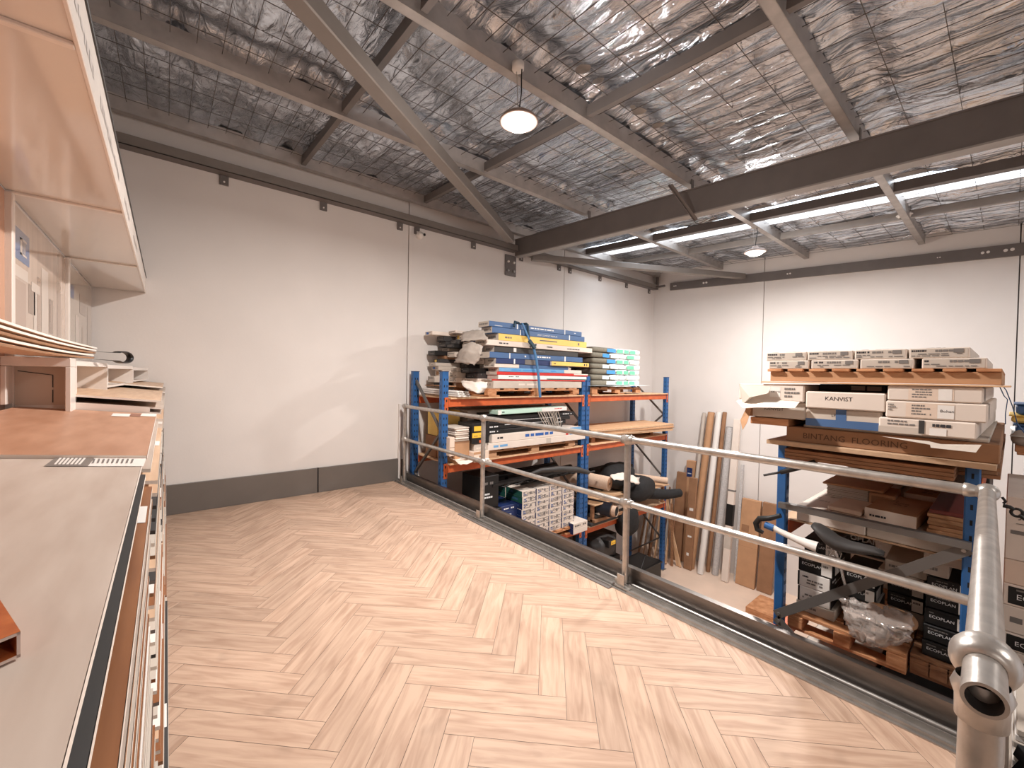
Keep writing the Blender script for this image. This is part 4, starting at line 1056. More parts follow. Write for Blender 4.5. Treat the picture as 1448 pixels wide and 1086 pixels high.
for layer in range(7):
    z0 = 1.27 + layer * .088; cells = [(-5.0, -4.6), (-4.6, XF + .0)]
    ysp = [(5.1, 5.55), (5.56, 6.0), (6.01, 6.46)] if layer % 2 else [(5.12, 5.72), (5.73, 6.09), (6.10, 6.44)]
    for ri, (xa, xb_) in enumerate(cells):
        for k, (ya, yb_) in enumerate(ysp):
            pal = [BAGB if layer in (6, 4, 2) else BAGG, GREEN if layer % 2 == 0 else BAGW, GREEN if layer % 3 != 1 else CARDW]
            mk = [('r', .05, .5, pal[k])] if ri == 1 and k else ([('r', .6, .98, BAGB if layer in (2, 4, 5, 6) else BAGW)] if ri == 1 else [])
            if ri == 1 and k == 1: mk.append(('r', .6, .95, LABELW if layer % 2 else GREEN))
            body = BAGG if k == 0 else BAGW
            lb = '%s bag, %s layer of bag pallet, %s' % ('grey' if k == 0 else 'white and green', under(6 - layer), ['near end', 'middle', 'far end'][k] + (', front row' if ri else ', wall row'))
            bag(lb, xa + .003, xb_ - .003, ya, yb_, z0, z0 + .0885, body, mk, 'mortar bags stacked on the second bay')

# ================================================================ LEFT RACK, SECOND LEVEL, FIRST BAY
pallet('orange-brown pallet tilted on the second level under black and white packs', -5.0, -4.20, 3.12, 4.75, .342, .45, 'y', mt=CARD, group='timber pallets on the left rack')
zA = .452
def lv2(pl, pr_, za, zb_, X, dep, mt, lb, mk, tilt=0, grp='long packs on the second level'):
    y0, y1 = sx(pl, X, 610), sx(pr_, X, 600)
    return carton('flooring_pack', lb, 'flooring pack', (X - dep, X, y0, y1, za, zb_), mt, mk, grp, tilt=tilt)
lv2(690, 828, .452, .54, -4.16, .30, CARDW, 'long white pack with blue print, bottom of the second level pile', [('lines', 'r', .05, .2, .5, .8, 1, LBLUE, 3), ('fill', 'r', .55, .1, .6, .9, CARDG), ('lines', 'r', .7, .3, .95, .7, 1, INKG, 2)], 0)
lv2(696, 822, .543, .645, -4.17, .30, CARDW, 'white pack with dark and blue lettering above the bottom white pack', [('lines', 'r', .05, .3, .25, .75, 1, INK, 3), ('lines', 'r', .33, .15, .8, .85, 1, INKB, 4), ('fill', 'r', .8, 0, .83, 1, RED), ('fill', 'r', .85, 0, 1, 1, LBLUE)], 0)
BL = [('black pack, lowest of four black packs', 690, 795, .648, .705), ('black pack with white lettering, second lowest of the black packs', 688, 800, .708, .765), ('black pack with a white stripe, second highest of the black packs', 689, 806, .768, .82), ('topmost black pack below the mint pack', 692, 812, .823, .875)]
for k, (lb, pl, pr_, za, zb_) in enumerate(BL):
    lv2(pl, pr_, za, zb_, -4.20 - .01 * (k % 2), .3, BLACK, lb, [('lines', 'r', .02, .3, .14, .8, 1, INKW, k), ('fill', 'r', .2, .78, .75, .9, INKW if k in (1, 2) else CHAR), ('lines', 'r', .82, .3, .97, .7, 1, INKW, k + 5)])
lv2(704, 801, .90, .955, -4.17, .2, MINT, 'mint green and white pack lying on top of the black packs', [('fill', 'r', 0, 0, .04, 1, LABELW), ('lines', 'r', .05, .25, .16, .8, 1, INK, 3), ('fill', 'r', .6, 0, 1, 1, LABELW), ('lines', 'r', .8, .4, .98, .8, 1, RED, 4)], tilt=.6)
lv2(690, 780, .878, .897, -4.3, .3, CHAR, 'thin charcoal pack under the mint pack', [])
for k in range(3): 
    carton('flooring_pack', 'dark pack deep on the second level, %s of the rear pile' % under(2 - k), 'flooring pack', (-4.95, -4.56, 2.95 + .05 * k, 4.75, .46 + .16 * k, .61 + .16 * k), [CARDD, CHAR, CARDG][k], [('lines', 'f', .1, .2, .9, .8, 2, INKW, k)], 'rear pile on the second level')
# trailing netting at the pack end
t = thing('packing_netting', 'grey shredded netting trailing from the end of the mint pack', 'netting', at(778, 588, 'x', -4.12))
rb = random.Random(8); m = MB()
for k in range(14):
    a = at(760 + k * 2.2, 581, 'x', -4.13); b = at(772 + k * 1.6, 603, 'x', -4.12); c = a.lerp(b, .5) + Vector((.01, rb.uniform(-.03, .03), -.01))
    m.tube([a, c, b], .0045, CARDG, 5)
m.build('strands', t)
carton('tool_case', 'black case with two yellow labels at the left of the second level', 'case', (-4.45, -4.13, sx(664, -4.2), sx(688, -4.2), .56, .81), BLACK, [('fill', 'r', .1, .62, .6, .86, LABELY), ('lines', 'r', .2, .68, .5, .8, 1, INK, 2), ('fill', 'r', .0, .30, .58, .54, LABELY), ('lines', 'r', .06, .34, .5, .5, 2, CARDD, 2), ('fill', 'r', .4, .04, .7, .18, ORANGE)])
carton('carton', 'cream carton with a small brown mark beneath the black yellow-labelled case', 'carton', (-4.5, -4.10, sx(666, -4.15), sx(689, -4.15), .345, .47), CREAM, [('fill', 'r', .35, .4, .45, .6, CARDD), ('fill', 'r', 0, .75, .7, 1, CARD)], rz=4)
carton('carton', 'torn white pack squeezed between the cream carton and the black case', 'carton', (-4.5, -4.14, sx(672, -4.15), sx(690, -4.15), .472, .556), CARDG, [('lines', 'r', .1, .2, .9, .9, 2, CARDW, 2)], rz=-3)
carton('carton', 'open brown box below the folded cloths behind the blue upright', 'carton', (-4.6, -4.18, sx(643, -4.2), sx(664, -4.2), .345, .60), CARD, [('fill', 'r', 0, .92, 1, 1, CARDD)])
for k in range(7):
    m = MB(); z0 = .602 + k * .024; m.box(-4.55, -4.17 + (k % 2) * .012, sx(641.5, -4.2) + .01 * (k % 3), sx(663, -4.2) - .012 * (k % 2), z0, z0 + .022, CARDW if k % 3 else CARDG, .009)
    tag(m.build('folded_cloth'), 'folded white cloth, %s of the cloth pile on the open brown box' % under(6 - k), 'cloth', 'cloths folded on the brown box')
carton('carton', 'yellow box at the back left of the second level', 'carton', (-4.85, -4.6, 2.62, 2.95, .62, .93), YELL, [])
carton('carton', 'brown box supporting the yellow box at the back left', 'carton', (-4.87, -4.6, 2.6, 2.98, .345, .617), CARDD, [])
carton('carton', 'pinkish card box leaning beside the blue upright on the second level', 'carton', (-4.42, -4.16, sx(633.5, -4.2) + .01, sx(641.5, -4.2), .44, .66), CREAM, [('fill', 'r', 0, .45, 1, .48, CARDD)])
sheet('paper_scraps', 'white paper scraps and offcuts heaped at the left edge of the second level', 'paper',
      [[(-4.5, 2.58, .36), (-4.5, 2.8, .38), (-4.5, 3.0, .36)], [(-4.28, 2.58, .42), (-4.28, 2.75, .43), (-4.28, 3.05, .37)], [(-4.05, 2.62, .35), (-4.05, 2.85, .37), (-4.05, 3.08, .35)]], CARDW, 5, .016)
m = MB(); m.tube([(-4.12, 2.66, .42), (-4.1, 2.8, .40), (-4.04, 3.02, .372)], .012, LABELW, 8); tag(m.build('plastic_strip'), 'narrow white plastic strip lying over the paper scraps', 'strip')
m = MB(); m.box(-4.26, -4.02, 2.78, 4.93, .343, .358, PLY, .002); 

# ================================================================ LEFT RACK, THIRD LEVEL: tile boxes
pallet('pale pallet on the low deck under the white tile boxes', -4.95, -4.12, 3.35, 4.86, -.92, -.815, 'y', group='timber pallets on the left rack', nd=8)
TW, TH = .26, .083
y0s = 3.66
rb = random.Random(3)
for r_ in range(2):
    for c in range(4):
        n = 8 if c < 3 else 6
        if c == 3: n = 7
        for k in range(n):
            xb_ = -4.15 - .36 * r_; xa = xb_ - .35; ya = y0s + c * TW + rb.uniform(-.005, .005); za = -.813 + k * TH
            top = k == n - 1
            grn = c == 0 and k >= n - 2
            mk = [('fill', 'f', 0, 0, 1, 1, TEAL if grn else NAVY), ('lines', 'f', .3, .2, .8, .8, 1, CBLUE, k), ('lines', 'r', .10, .10, .92, .9, 4, INKG, c * 10 + k), ('lines', 'r', .1, .2, .3, .8, 2, INKB, k), ('fill', 'r', .55, .3, .66, .75, INKG), ('fill', 'r', .93, .1, .97, .9, NAVY)]
            lb = '%s tile box, %s, %s column, %s row of the low stack' % ('white-green' if grn else 'white-navy', under(n - 1 - k), ORD[c], 'front' if r_ == 0 else 'rear')
            carton('tile_box', lb, 'tile box', (xa, xb_, ya + .003, ya + TW - .003, za, za + TH - .003), CARDW, mk, 'tile boxes on the low deck of the left rack', rz=rb.uniform(-1.2, 1.2), ch=.002)
carton('tile_box', 'lower of the two navy-ended boxes right of the tile box stack', 'tile box', (-4.4, -4.06, sx(808, -4.1, 740), sx(828, -4.1, 735), -.812 - .11, -.845), CARDW, [('fill', 'f', 0, 0, 1, 1, NAVY), ('lines', 'r', .1, .2, .9, .8, 1, INKG, 2)])
carton('tile_box', 'upper of the two navy-ended boxes right of the tile box stack', 'tile box', (-4.4, -4.06, sx(808, -4.1, 740), sx(828, -4.1, 735), -.843, -.765), CARDW, [('fill', 'f', 0, 0, 1, 1, NAVY), ('lines', 'r', .1, .2, .9, .8, 1, INKG, 5)])
for k in range(6):
    carton('tile_box', 'navy tile box, %s of the pile left of the white tile boxes' % under(5 - k), 'tile box', (-4.75, -4.22, 3.38 - .03 * (k % 2), 3.64, -.813 + k * .083, -.735 + k * .083), NAVY, [('lines', 'f', .1, .3, .9, .8, 1, INKB, k), ('lines', 'r', .2, .3, .8, .7, 1, INKW, k)], 'navy tile boxes left of the white ones', ch=.002)
# black matting and a grey flexible pipe above the tile boxes
for k in range(5):
    yb_ = 3.0 + .16 * k; m = MB(); x_ = -4.86 + k * .12; z_ = -.09 + .02 * (k % 2)
    m.tube([(x_, yb_ + .2, z_), (x_, 5.0 - .1 * (k % 3), z_ + .02)], .045, BLACK if k % 2 else BLACKF, 10); tag(m.build('rubber_roll'), 'black rubber roll above the tile boxes, %s from the wall' % ORD[k], 'roll', 'black rolls above the tile boxes')
m = MB(); pts = [at(748, 671, 'x', -4.1), at(765, 665, 'x', -4.08), at(790, 663, 'x', -4.06), at(815, 664, 'x', -4.04), at(832, 668, 'x', -4.02)]
m.tube(pts, [.02, .03, .042, .045, .032], CHAR, 12); m.tube([pts[-1], pts[-1] + Vector((0, .14, -.0))], .014, BLACK, 8); tag(m.build('flexible_pipe'), 'grey padded pipe lying above the tile boxes, its black tip past the blue upright', 'pipe')
m = MB()
for k in range(7): m.tube([(-4.3, 3.3 + .22 * k, -.03), (-4.18, 3.38 + .22 * k, -.05), (-4.16, 3.46 + .22 * k, -.02)], .012, BLACK, 6)
m.bar((-4.24, 3.2, -.01), (-4.24, 4.9, .0), .10, .03, BLACK); tag(m.build('rubber_matting'), 'black ribbed matting bundle lying over the tile boxes', 'matting')
carton('storage_crate', 'black crate with white text left of the navy tile boxes', 'crate', (-4.62, -4.15, 2.98, 3.32, -.92, -.30), BLACK, [('lines', 'r', .2, .5, .8, .7, 2, INKG, 4)])
carton('storage_crate', 'black crate with white print high behind the second rail post', 'crate', (-4.6, -4.2, 3.0, 3.3, -.295, .12), BLACK, [('lines', 'r', .15, .3, .7, .5, 2, INKW, 4), ('lines', 'r', .15, .7, .7, .85, 1, INKG, 5)])
sheet('foam_sheet', 'white foam sheet draped over a box beside the first blue front upright', 'sheet', [[(-4.7, 2.58, -.23), (-4.7, 2.9, -.23)], [(-4.2, 2.58, -.22), (-4.16, 2.9, -.24)], [(-4.1, 2.58, -.5), (-4.06, 2.95, -.5)]], CARDW, 2, .008)
carton('carton', 'grey carton under the white foam sheet', 'carton', (-4.7, -4.2, 2.58, 2.95, -.92, -.25), CARDG, [('lines', 'f', .1, .3, .9, .7, 3, INKG, 1)])

# ================================================================ LEFT RACK, SECOND BAY
for k in range(7):
    e = [0, .03, .01, .04, .02, .05, .015][k]; z0 = .44 + k * .018; m = MB()
    m.box(-4.83 + e, -4.13 + e * .4, 5.18 + e, 7.335 - .03 + e * .5, z0, z0 + .0165, [PLY, PART, PLY, CARD, PLY, PART, PLY][k], .002)
    o = tag(m.build('plywood_sheet'), 'pale plywood sheet, %s of the sheets in the second bay' % under(6 - k), 'sheet', 'plywood sheets in the second bay'); spin(o, -6 + .5 * (k % 3))
for k, y in enumerate((5.3, 6.2, 7.0)):
    m = MB(); m.box(-4.93, -4.30, y - .04, y + .05, .342, .438, PALD, .003); tag(m.build('timber_bearer'), 'timber bearer under the plywood sheets, %s from the near end' % ORD[k], 'timber', 'bearers under the plywood sheets')
m = MB(); m.box(-4.95, -4.2, 4.98, 7.1, 1.123, 1.126, PLY)
# low deck (z about -.35) with carpet rolls
t = thing('low_platform', 'low timber platform in the second bay carrying the rolls and black bags', 'platform', (-4.6, 6.3, -.99))
m = MB(); m.box(-4.98, -4.12, 5.15, 7.36, -.62, -.60, PLY, .003); m.build('platform_top', t)
for x in (-4.95, -4.25):
    for y in (5.2, 7.28):
        m = MB(); m.box(x, x + .05, y, y + .05, -.962, -.62, PALD, .003); m.build('leg', t)
def roll(label, a, b, r, mt, inner=True, name='carpet_roll', core=CARDD):
    a, b = Vector(a), Vector(b); t = thing(name, label, 'roll', a); d = (b - a).normalized()
    m = MB(); m.tube([a, b], r, mt, 24); m.build('roll_body', t)
    m = MB(); u = d.orthogonal().normalized(); w = d.cross(u); pts = []
    for k in range(90):
        an = k * .5; rr = .02 + (r - .024) * k / 90; pts.append(b + d * .001 + (u * math.cos(an) + w * math.sin(an)) * rr)
    m.tube(pts, .0025, CARDD, 5); m.build('spiral_edge', t)
    m = MB(); m.tube([b - d * .01, b + d * .0015], .022, HOLE, 12); m.build('core', t); return t
ca = at(862, 684, 'x', -4.02); 
roll('beige carpet roll poking out right of the double blue upright', ca + Vector((-.80, -.22, .03)), ca, .108, CARPET)
cb = at(866, 722, 'x', -4.0)
roll('dark navy roll with a pale core below the beige carpet roll', cb + Vector((-.78, -.20, .02)), cb, .112, mat('vinyl_navy', (26, 30, 40), .35), name='vinyl_roll')
m = MB(); m.tube([cb + Vector((.004, .002, 0)), cb + Vector((.07, .02, 0))], .082, CARPET, 16, cap=False); m.tube([cb + Vector((.003, .002, 0)), cb + Vector((.066, .018, 0))], .068, HOLE, 16, cap=True); tag(m.build('cardboard_core'), 'beige cardboard core showing at the end of the dark navy roll', 'tube')
cc = at(944, 680, 'x', -4.0)
roll('slim beige roll lying on the small shelf at the far rack end', cc + Vector((-.62, -.38, .03)), cc, .06, CARPET)
cd = at(961, 697, 'x', -3.86)
m = MB(); m.tube([cd + Vector((-.35, -.85, .06)), cd + Vector((-.1, -.3, .0)), cd], [.10, .09, .075], BLACKF, 14); tag(m.build('black_bag_roll'), 'rolled black cloth bag sticking out past the far rack upright', 'bag')
m = MB(); m.lathe(cd, [(.076, 0), (.07, .01), (.03, .012), (.028, .0), (.001, .0)], BLACK, 14, (0.3, .9, -.05)); tag(m.build('bag_end_cap'), 'round black end disc of the rolled cloth bag', 'cap')
def lump(name, label, cat, c, r, mt, seed=0, amp=.12, fl=(1, 1, 1)):
    rd = random.Random(seed); bm = bmesh.new(); bmesh.ops.create_icosphere(bm, subdivisions=3, radius=1.0)
    ph = [(Vector((rd.gauss(0, 2.4), rd.gauss(0, 2.4), rd.gauss(0, 2.4))), rd.uniform(0, 6)) for _ in range(7)]
    vs = []
    for v in bm.verts:
        s_ = 1 + amp * sum(math.sin(k.dot(v.co) + p) for k, p in ph) / 2.6
        q = v.co * s_; q = Vector([math.copysign(abs(a) ** .8, a) for a in q])
        vs.append(Vector(c) + Vector((q.x * r[0], q.y * r[1], q.z * r[2])))
    fs = [tuple(v.index for v in f.verts) for f in bm.faces]; bm.free()
    m = MB(); m.add(vs, fs, mt, True); return tag(m.build(name), label, cat)
lump('tool_bag', 'bulging black cloth bag beside the third rail post, under white papers', 'bag', at(905, 690, 'x', -4.15), (.2, .38, .20), BLACKF, 3)
lump('tool_bag', 'large black bag on the platform behind the beige carpet roll', 'bag', at(872, 672, 'x', -4.5), (.25, .4, .22), BLACKF, 5)
lump('tool_bag', 'slumped black sack hanging low right of the navy roll', 'bag', at(886, 735, 'x', -4.2), (.16, .24, .26), BLACKF, 7)
lump('tool_bag', 'dark grey sack on the lowest deck under the navy roll', 'bag', at(850, 770, 'x', -4.35) , (.2, .32, .16), CHAR, 9)
sheet('paper_sheets', 'crumpled white papers lying on the black bags', 'paper', [[at(862, 672, 'x', -4.05), at(880, 668, 'x', -4.05), at(905, 676, 'x', -4.0)], [at(868, 680, 'x', -3.95), at(885, 678, 'x', -3.95), at(903, 686, 'x', -3.92)]], CARDW, 6, .012)
for k in range(4):
    m = MB(); m.box(-4.7, -4.18 + .03 * (k % 2), 5.15 + .05 * k, 6.0 + .06 * k, -1.0 + .055 * k + .04, -.952 + .055 * k + .04, [CHAR, CARDD, CHAR, CARDG][k], .006)
    tag(m.build('tool_case'), 'flat dark case, %s of the cases under the navy roll' % under(3 - k), 'case', 'flat cases under the navy roll')
m = MB(); p_ = at(866, 768, 'x', -4.1); m.box(-4.4, -4.1, p_.y - .09, p_.y + .09, p_.z - .07, p_.z + .05, BLACK, .01); bb = (-4.4, -4.1, p_.y - .09, p_.y + .09, p_.z - .07, p_.z + .05); m.decal(bb, 'r', .3, .35, .95, .9, LABELY); m.lines(bb, 'r', .35, .45, .9, .8, 2, CARDD, 3)
tag(m.build('tool_case'), 'small black case with a yellow label low beside the third post', 'case')
t = thing('storage_crate', 'black plastic crate on the ground behind the third rail post', 'crate', (-4.2, 6.4, G), None)
c_ = at(915, 808, 'z', G); X0, X1, Y0_, Y1_ = -4.42, -3.95, 6.2, 6.85
m = MB()
for bx in ((X0, X1, Y0_, Y0_ + .02), (X0, X1, Y1_ - .02, Y1_), (X0, X0 + .02, Y0_, Y1_), (X1 - .02, X1, Y0_, Y1_)): m.box(*bx, G + .001, G + .42, BLACK, .004)
m.box(X0, X1, Y0_, Y1_, G + .001, G + .02, BLACK); m.box(X0 - .015, X1 + .015, Y0_ - .015, Y1_ + .015, G + .39, G + .42, BLACK, .004)
bb = (X0, X1, Y0_, Y1_, G, G + .42); m.lines(bb, 'r', .2, .35, .6, .7, 2, INKW, 3); m.lines(bb, 'f', .3, .4, .8, .7, 1, INKW, 5); m.build('crate_body', t)
m = MB(); m.tube([(X1 - .02, Y0_ + .02, G + .42), (X1 - .05, Y0_ + .2, G + .62), (X1 - .02, Y1_ - .02, G + .44)], .009, BLACK, 8); m.build('handle', t)
carton('storage_crate', 'square black filler case added under the low platform, behind the third post', 'case', (-4.9, -4.3, 5.4, 6.1, G + .001, G + .62), BLACK, [('lines', 'r', .2, .6, .7, .8, 1, INKG, 3)])  # this and the next three cases are added as dark fill under the rack
carton('storage_crate', 'black filler case added on the square black case', 'case', (-4.88, -4.35, 5.5, 6.05, G + .623, G + 1.0), CHAR, [])
carton('storage_crate', 'black filler case added behind the slumped sack', 'case', (-4.85, -4.45, 6.15, 6.75, -.955, -.66), BLACK, [])
carton('storage_crate', 'black upright filler case added at the back of the low platform', 'case', (-4.9, -4.6, 5.9, 6.9, -.597, -.25), BLACKF, [], rz=3)
carton('tool_box', 'boxy black bag with a flap on the low platform by the third post', 'bag', (-4.5, -4.08, 6.15, 6.62, -.597, -.36), BLACKF, [('fill', 'r', .05, .55, .95, .6, CHAR)], rz=4, ch=.03)
# timber offcuts leaning under the far end of the left rack
rb = random.Random(6)
for k in range(9):
    b2 = Vector((-4.92 + .085 * k, 7.62 + .05 * (k % 3), G + .02)); tp = Vector((XW + .09 + .075 * k, YB - .1 - .03 * (k % 2), G + 1.35 + rb.uniform(-.2, .15)))
    m = MB(); m.bar(b2, tp, .055 + rb.random() * .03, .018, [CARDD, PLY, CARDD, PALD, PLY, CARD, CARDD, PLY, PALD][k], up=(1, .2, 0), ch=.002)
    tag(m.build('timber_offcut'), 'leaning timber offcut under the far rack bay, %s from the left' % ORD[k], 'timber', 'timber offcuts leaning under the far rack bay')

# ================================================================ TUBES AND BOARDS LEANING ON THE BACK WALL
def lean(name, label, cat, pt, pb, r, mt, square=False, w=None, th=None, group='lengths leaning against the back wall', bands=(), dy=0):
    bt = at(*pb, 'z', G); X = bt
    # top touches the wall
    tp = at(*pt, 'y', YB - .02 - (r if not square else .04) - dy); bt = at(*pb, 'z', G + .005)
    m = MB()
    if square: m.bar(bt, tp, w, th, mt, up=(0, 1, 0), ch=.004)
    else:
        d_ = (tp - bt).normalized(); m.tube([bt, tp], r, mt, 16); m.tube([tp - d_ * .001, tp + d_ * .004], r * .8, HOLE if mt is not PVC else CARDG, 12)
    for f0, f1, mt2 in bands:
        a, b = bt.lerp(tp, f0), bt.lerp(tp, f1)
        if square: m.bar(a, b, w + .006, th + .006, mt2, up=(0, 1, 0))
        else: m.tube([a, b], r + .003, mt2, 16)
    return tag(m.build(name), label, cat, group)
lean('cardboard_tube', 'short pale cardboard tube at the left of the tall leaning tubes', 'tube', (996, 584), (971, 800), .035, CARDG)
lean('cardboard_tube', 'tall brown cardboard tube left of the white tube', 'tube', (1006, 583), (977, 803), .064, CARD)
lean('plastic_tube', 'tall round white tube between two brown tubes', 'tube', (1017, 583), (990, 811), .056, PVC)
lean('cardboard_tube', 'slim brown tube right behind the round white tube', 'tube', (1025, 583), (1001, 808), .038, CARDD)
lean('wrapped_tube', 'grey bubble-wrapped length leaning beside the printed white pack', 'tube', (1032, 604), (1011, 812), .06, WRAP)
lean('printed_pack', 'white square pack with printed text and a black band', 'pack', (1043, 593), (1025, 822), 0, CARDW, True, .115, .07, bands=((.34, .47, BLACK), (.55, .56, INKG), (.2, .3, CARDG)), dy=.02)
lean('plastic_profile', 'narrow pale profile right of the printed white pack', 'profile', (1050, 657), (1040, 822), .03, WRAP, True, .05, .04)
# flat cardboard packs
def leanbox(label, px0, px1, pyt, pyb, th, mt, name='cardboard_pack', yoff=0, lean_=.18, marks=None):
    bl = at(px0, pyb, 'z', G + .005); br = at(px1, pyb + .5, 'z', G + .005); yb_ = (bl.y + br.y) / 2 - yoff
    bl.y = br.y = yb_; br.x = at(px1, pyb, 'y', yb_).x; bl.x = at(px0, pyb, 'y', yb_).x
    H = at((px0 + px1) / 2 + 8, pyt, 'y', yb_ + lean_).z - G
    up = Vector((0, lean_, H)); bk = Vector((0, th, 0)); wv = Vector((br.x - bl.x, 0, 0)); o_ = Vector((bl.x, yb_, G + .005))
    m = MB(); m.hexa([o_ + up * k + bk * j + wv * i for k in (0, 1) for j in (0, 1) for i in (0, 1)], mt, .006)
    for (u0, v0, u1, v1, mt2) in marks or []:
        e = Vector((0, -.002, 0)); m.quad(*[o_ + e + wv * u + up * v for u, v in ((u0, v0), (u1, v0), (u1, v1), (u0, v1))], mt2)
    return tag(m.build(name), label, 'cardboard pack', 'cardboard packs against the back wall')
leanbox('wide brown cardboard pack leaning near the right rack', 1039, 1066, 707, 829, .08, CARD, lean_=.22, marks=[(.1, .62, .5, .7, CARDD), (.02, .45, .98, .452, CARDD)])
leanbox('second brown cardboard pack half hidden by the right rack upright', 1069, 1090, 712, 838, .06, CARDD, lean_=.2)
leanbox('brown carton with a dark blue label standing left of the tubes', 962, 975, 652, 795, .10, CARD, lean_=.15, marks=[(.1, .84, .7, .93, NAVY), (.2, .87, .6, .88, INKW), (.2, .9, .6, .91, INKW)])
leanbox('dark brown cardboard pack at the left of the labelled carton', 947, 962, 668, 792, .06, CARDD, lean_=.2)
leanbox('narrow brown pack with strapping before the tall brown tube', 966, 977, 676, 801, .05, CARDD, lean_=.15, yoff=.12, marks=[(.3, .64, .8, .67, LABELW), (.3, .35, .8, .37, LABELW), (.3, .15, .6, .18, LABELW)])
for k, (a, b) in enumerate((((943, 705), (958, 800)), ((950, 712), (950, 800)), ((938, 700), (962, 802)))):
    bt = at(*b, 'z', G + .01); tp = at(*a, 'y', bt.y + .1); m = MB(); m.bar(bt, tp, .05, .02, [PLY, PALD, PLY][k], up=(0, 1, 0), ch=.002)
    tag(m.build('timber_offcut'), ['pale slanting timber length just right of the far blue upright', 'upright brown timber length behind the far blue upright', 'long pale timber crossing behind the slanting one'][k], 'timber', 'timber lengths beside the far upright')
# ground offcut by the right rack
m = MB(); c_ = at(1072, 868, 'z', G); m.box(c_.x - .15, c_.x + .35, c_.y - .1, c_.y + .5, G + .001, G + .09, PALLET, .004); tag(m.build('timber_block'), 'pale timber block on the ground left of the right rack', 'timber')

# ================================================================ RIGHT RACK
YF = 2.78
def fx(px, py, Y=YF): return at(px, py, 'y', Y).x
def fz(px, py, Y=YF): return at(px, py, 'y', Y).z
for k, (xa, xb_, ya, dz) in enumerate(((RX0 + .03, RX1 + .06, 2.86, .018), (RX0 + .01, RX1 + .05, 2.83, .018), (RX0 + .05, RX1 + .06, 2.84, .018), (RX0 + .0, RX1 + .05, 2.80, .022))):
    m = MB(); z0 = 1.004 + k * .0185 if False else .92 + .0005; z0 = 1.006 + .0 + k * .0
    m = MB(); zk = [.925, .944, .963, .982][k]; m.box(xa, xb_, ya if k == 3 else 3.1, 5.4, zk, zk + .0175, [PALD, CARDD, PALD, PART][k], .002)
    if k < 3: m.box(RX0 + .08, RX1 - .08, 2.86, 3.1, zk, zk + .0175, [PALD, CARDD, PALD, PART][k], .002)
    else:
        m = MB(); m.box(xa, xb_, ya, 5.4, 1.005, 1.03, PART, .002)
    tag(m.build('particle_board'), 'brown particle board, %s of the boards topping the right rack' % under(3 - k), 'board', 'particle boards across the right rack')
# brown wrapped base with lettering
x0, x1 = fx(1107, 612), fx(1404, 640)
b = (x0, x1 + .02, 2.84, 4.6, 1.031, 1.118)
carton('wrapped_pallet', 'low brown wrapped pallet base with faint stencilled letters on the right rack', 'pallet base', b, CARDD, [('text', 'f', .10, .3, .045, 'BINTANG  FLOORING', mat('stencil', (92, 66, 48), .8))])
m = MB(); m.box(fx(1059, 606), fx(1112, 606), 2.80, 4.5, 1.119, 1.16, PALLET, .003); tag(m.build('timber_bearer'), 'orange timber bearer sticking out left under the torn cartons', 'timber')
carton('carton_tray', 'thin pale tray under the middle cartons of the right rack', 'tray', (fx(1130, 600), -.06, 2.86, 4.5, 1.119, 1.135), CARDG, [])
GW = 'long white cartons on the right rack'
def rc(lb, pl, pt, pb, pr_, dep, mt, mk, Y=YF, rz=0, zz=None, ch=.006, grp=GW):
    x0, x1 = fx(pl, (pt + pb) / 2, Y), fx(pr_, (pt + pb) / 2, Y); z0, z1 = fz(pl, pb, Y), fz(pl, pt, Y)
    if zz: z0, z1 = zz
    return carton('long_carton', lb, 'carton', (x0, x1, Y, Y + dep, z0, z1), mt, mk, grp, rz=rz, ch=ch)
KAN = lambda u, v, s_=.034, mt=INK: ('text', 'f', u, v, s_, 'KANVIST', mt)
rc('grey-fronted carton with a small logo, bottom left of the white cartons', 1055, 578, 607, 1139, 1.6, CARDG, [KAN(.32, .45, .026), ('fill', 'f', 0, .0, .12, 1, CARDD)], Y=2.80, zz=(1.165, 1.262))
rc('torn white carton top left, its front flap sagging open', 1045, 542, 572, 1137, 1.6, CARDW, [('fill', 'f', .50, .25, .66, .85, LABELW), ('text', 'f', .52, .5, .016, 'KK 195', INK), ('lines', 'f', .72, .2, .95, .85, 3, INKG, 4)], zz=(1.265, 1.365))
rc('white carton with a blue-taped bottom, lower middle of the right rack', 1139, 590, 612, 1247, 1.6, CARDG, [('fill', 'f', 0, 0, 1, .42, CBLUE), ('fill', 'f', .42, .3, .56, 1, CBLUE), ('text', 'f', .36, .6, .02, 'LP', INK)], Y=2.80, zz=(1.137, 1.235))
rc('white carton with a rounded logo, upper middle beside the dark gap', 1139, 560, 590, 1252, 1.6, CARDW, [KAN(.26, .50, .03)], zz=(1.237, 1.33))
rc('damaged white carton with torn labels at the bottom right', 1247, 596, 626, 1388, 1.6, CARDW, [('fill', 'f', .0, .0, .48, .42, CARDG), ('lines', 'f', .1, .5, .42, .9, 2, INKG, 4), ('lines', 'f', .52, .5, .8, .85, 1, INK, 6), ('fill', 'f', .55, .05, .72, .5, LABELW), ('fill', 'f', .44, .1, .5, .95, CHAR)], zz=(1.137, 1.212), rz=-1)
rc('long white carton with printed panel, middle right of the rack', 1252, 568, 600, 1397, 1.6, CARDW, [('fill', 'f', .22, .08, .70, .92, CREAM), ('lines', 'f', .28, .2, .48, .85, 4, INKG, 4), ('fill', 'f', .54, .1, .70, .85, LABELW), ('text', 'f', .565, .45, .018, 'Bohan', INK), ('lines', 'f', .03, .4, .12, .85, 3, INKG, 4)], zz=(1.214, 1.297))
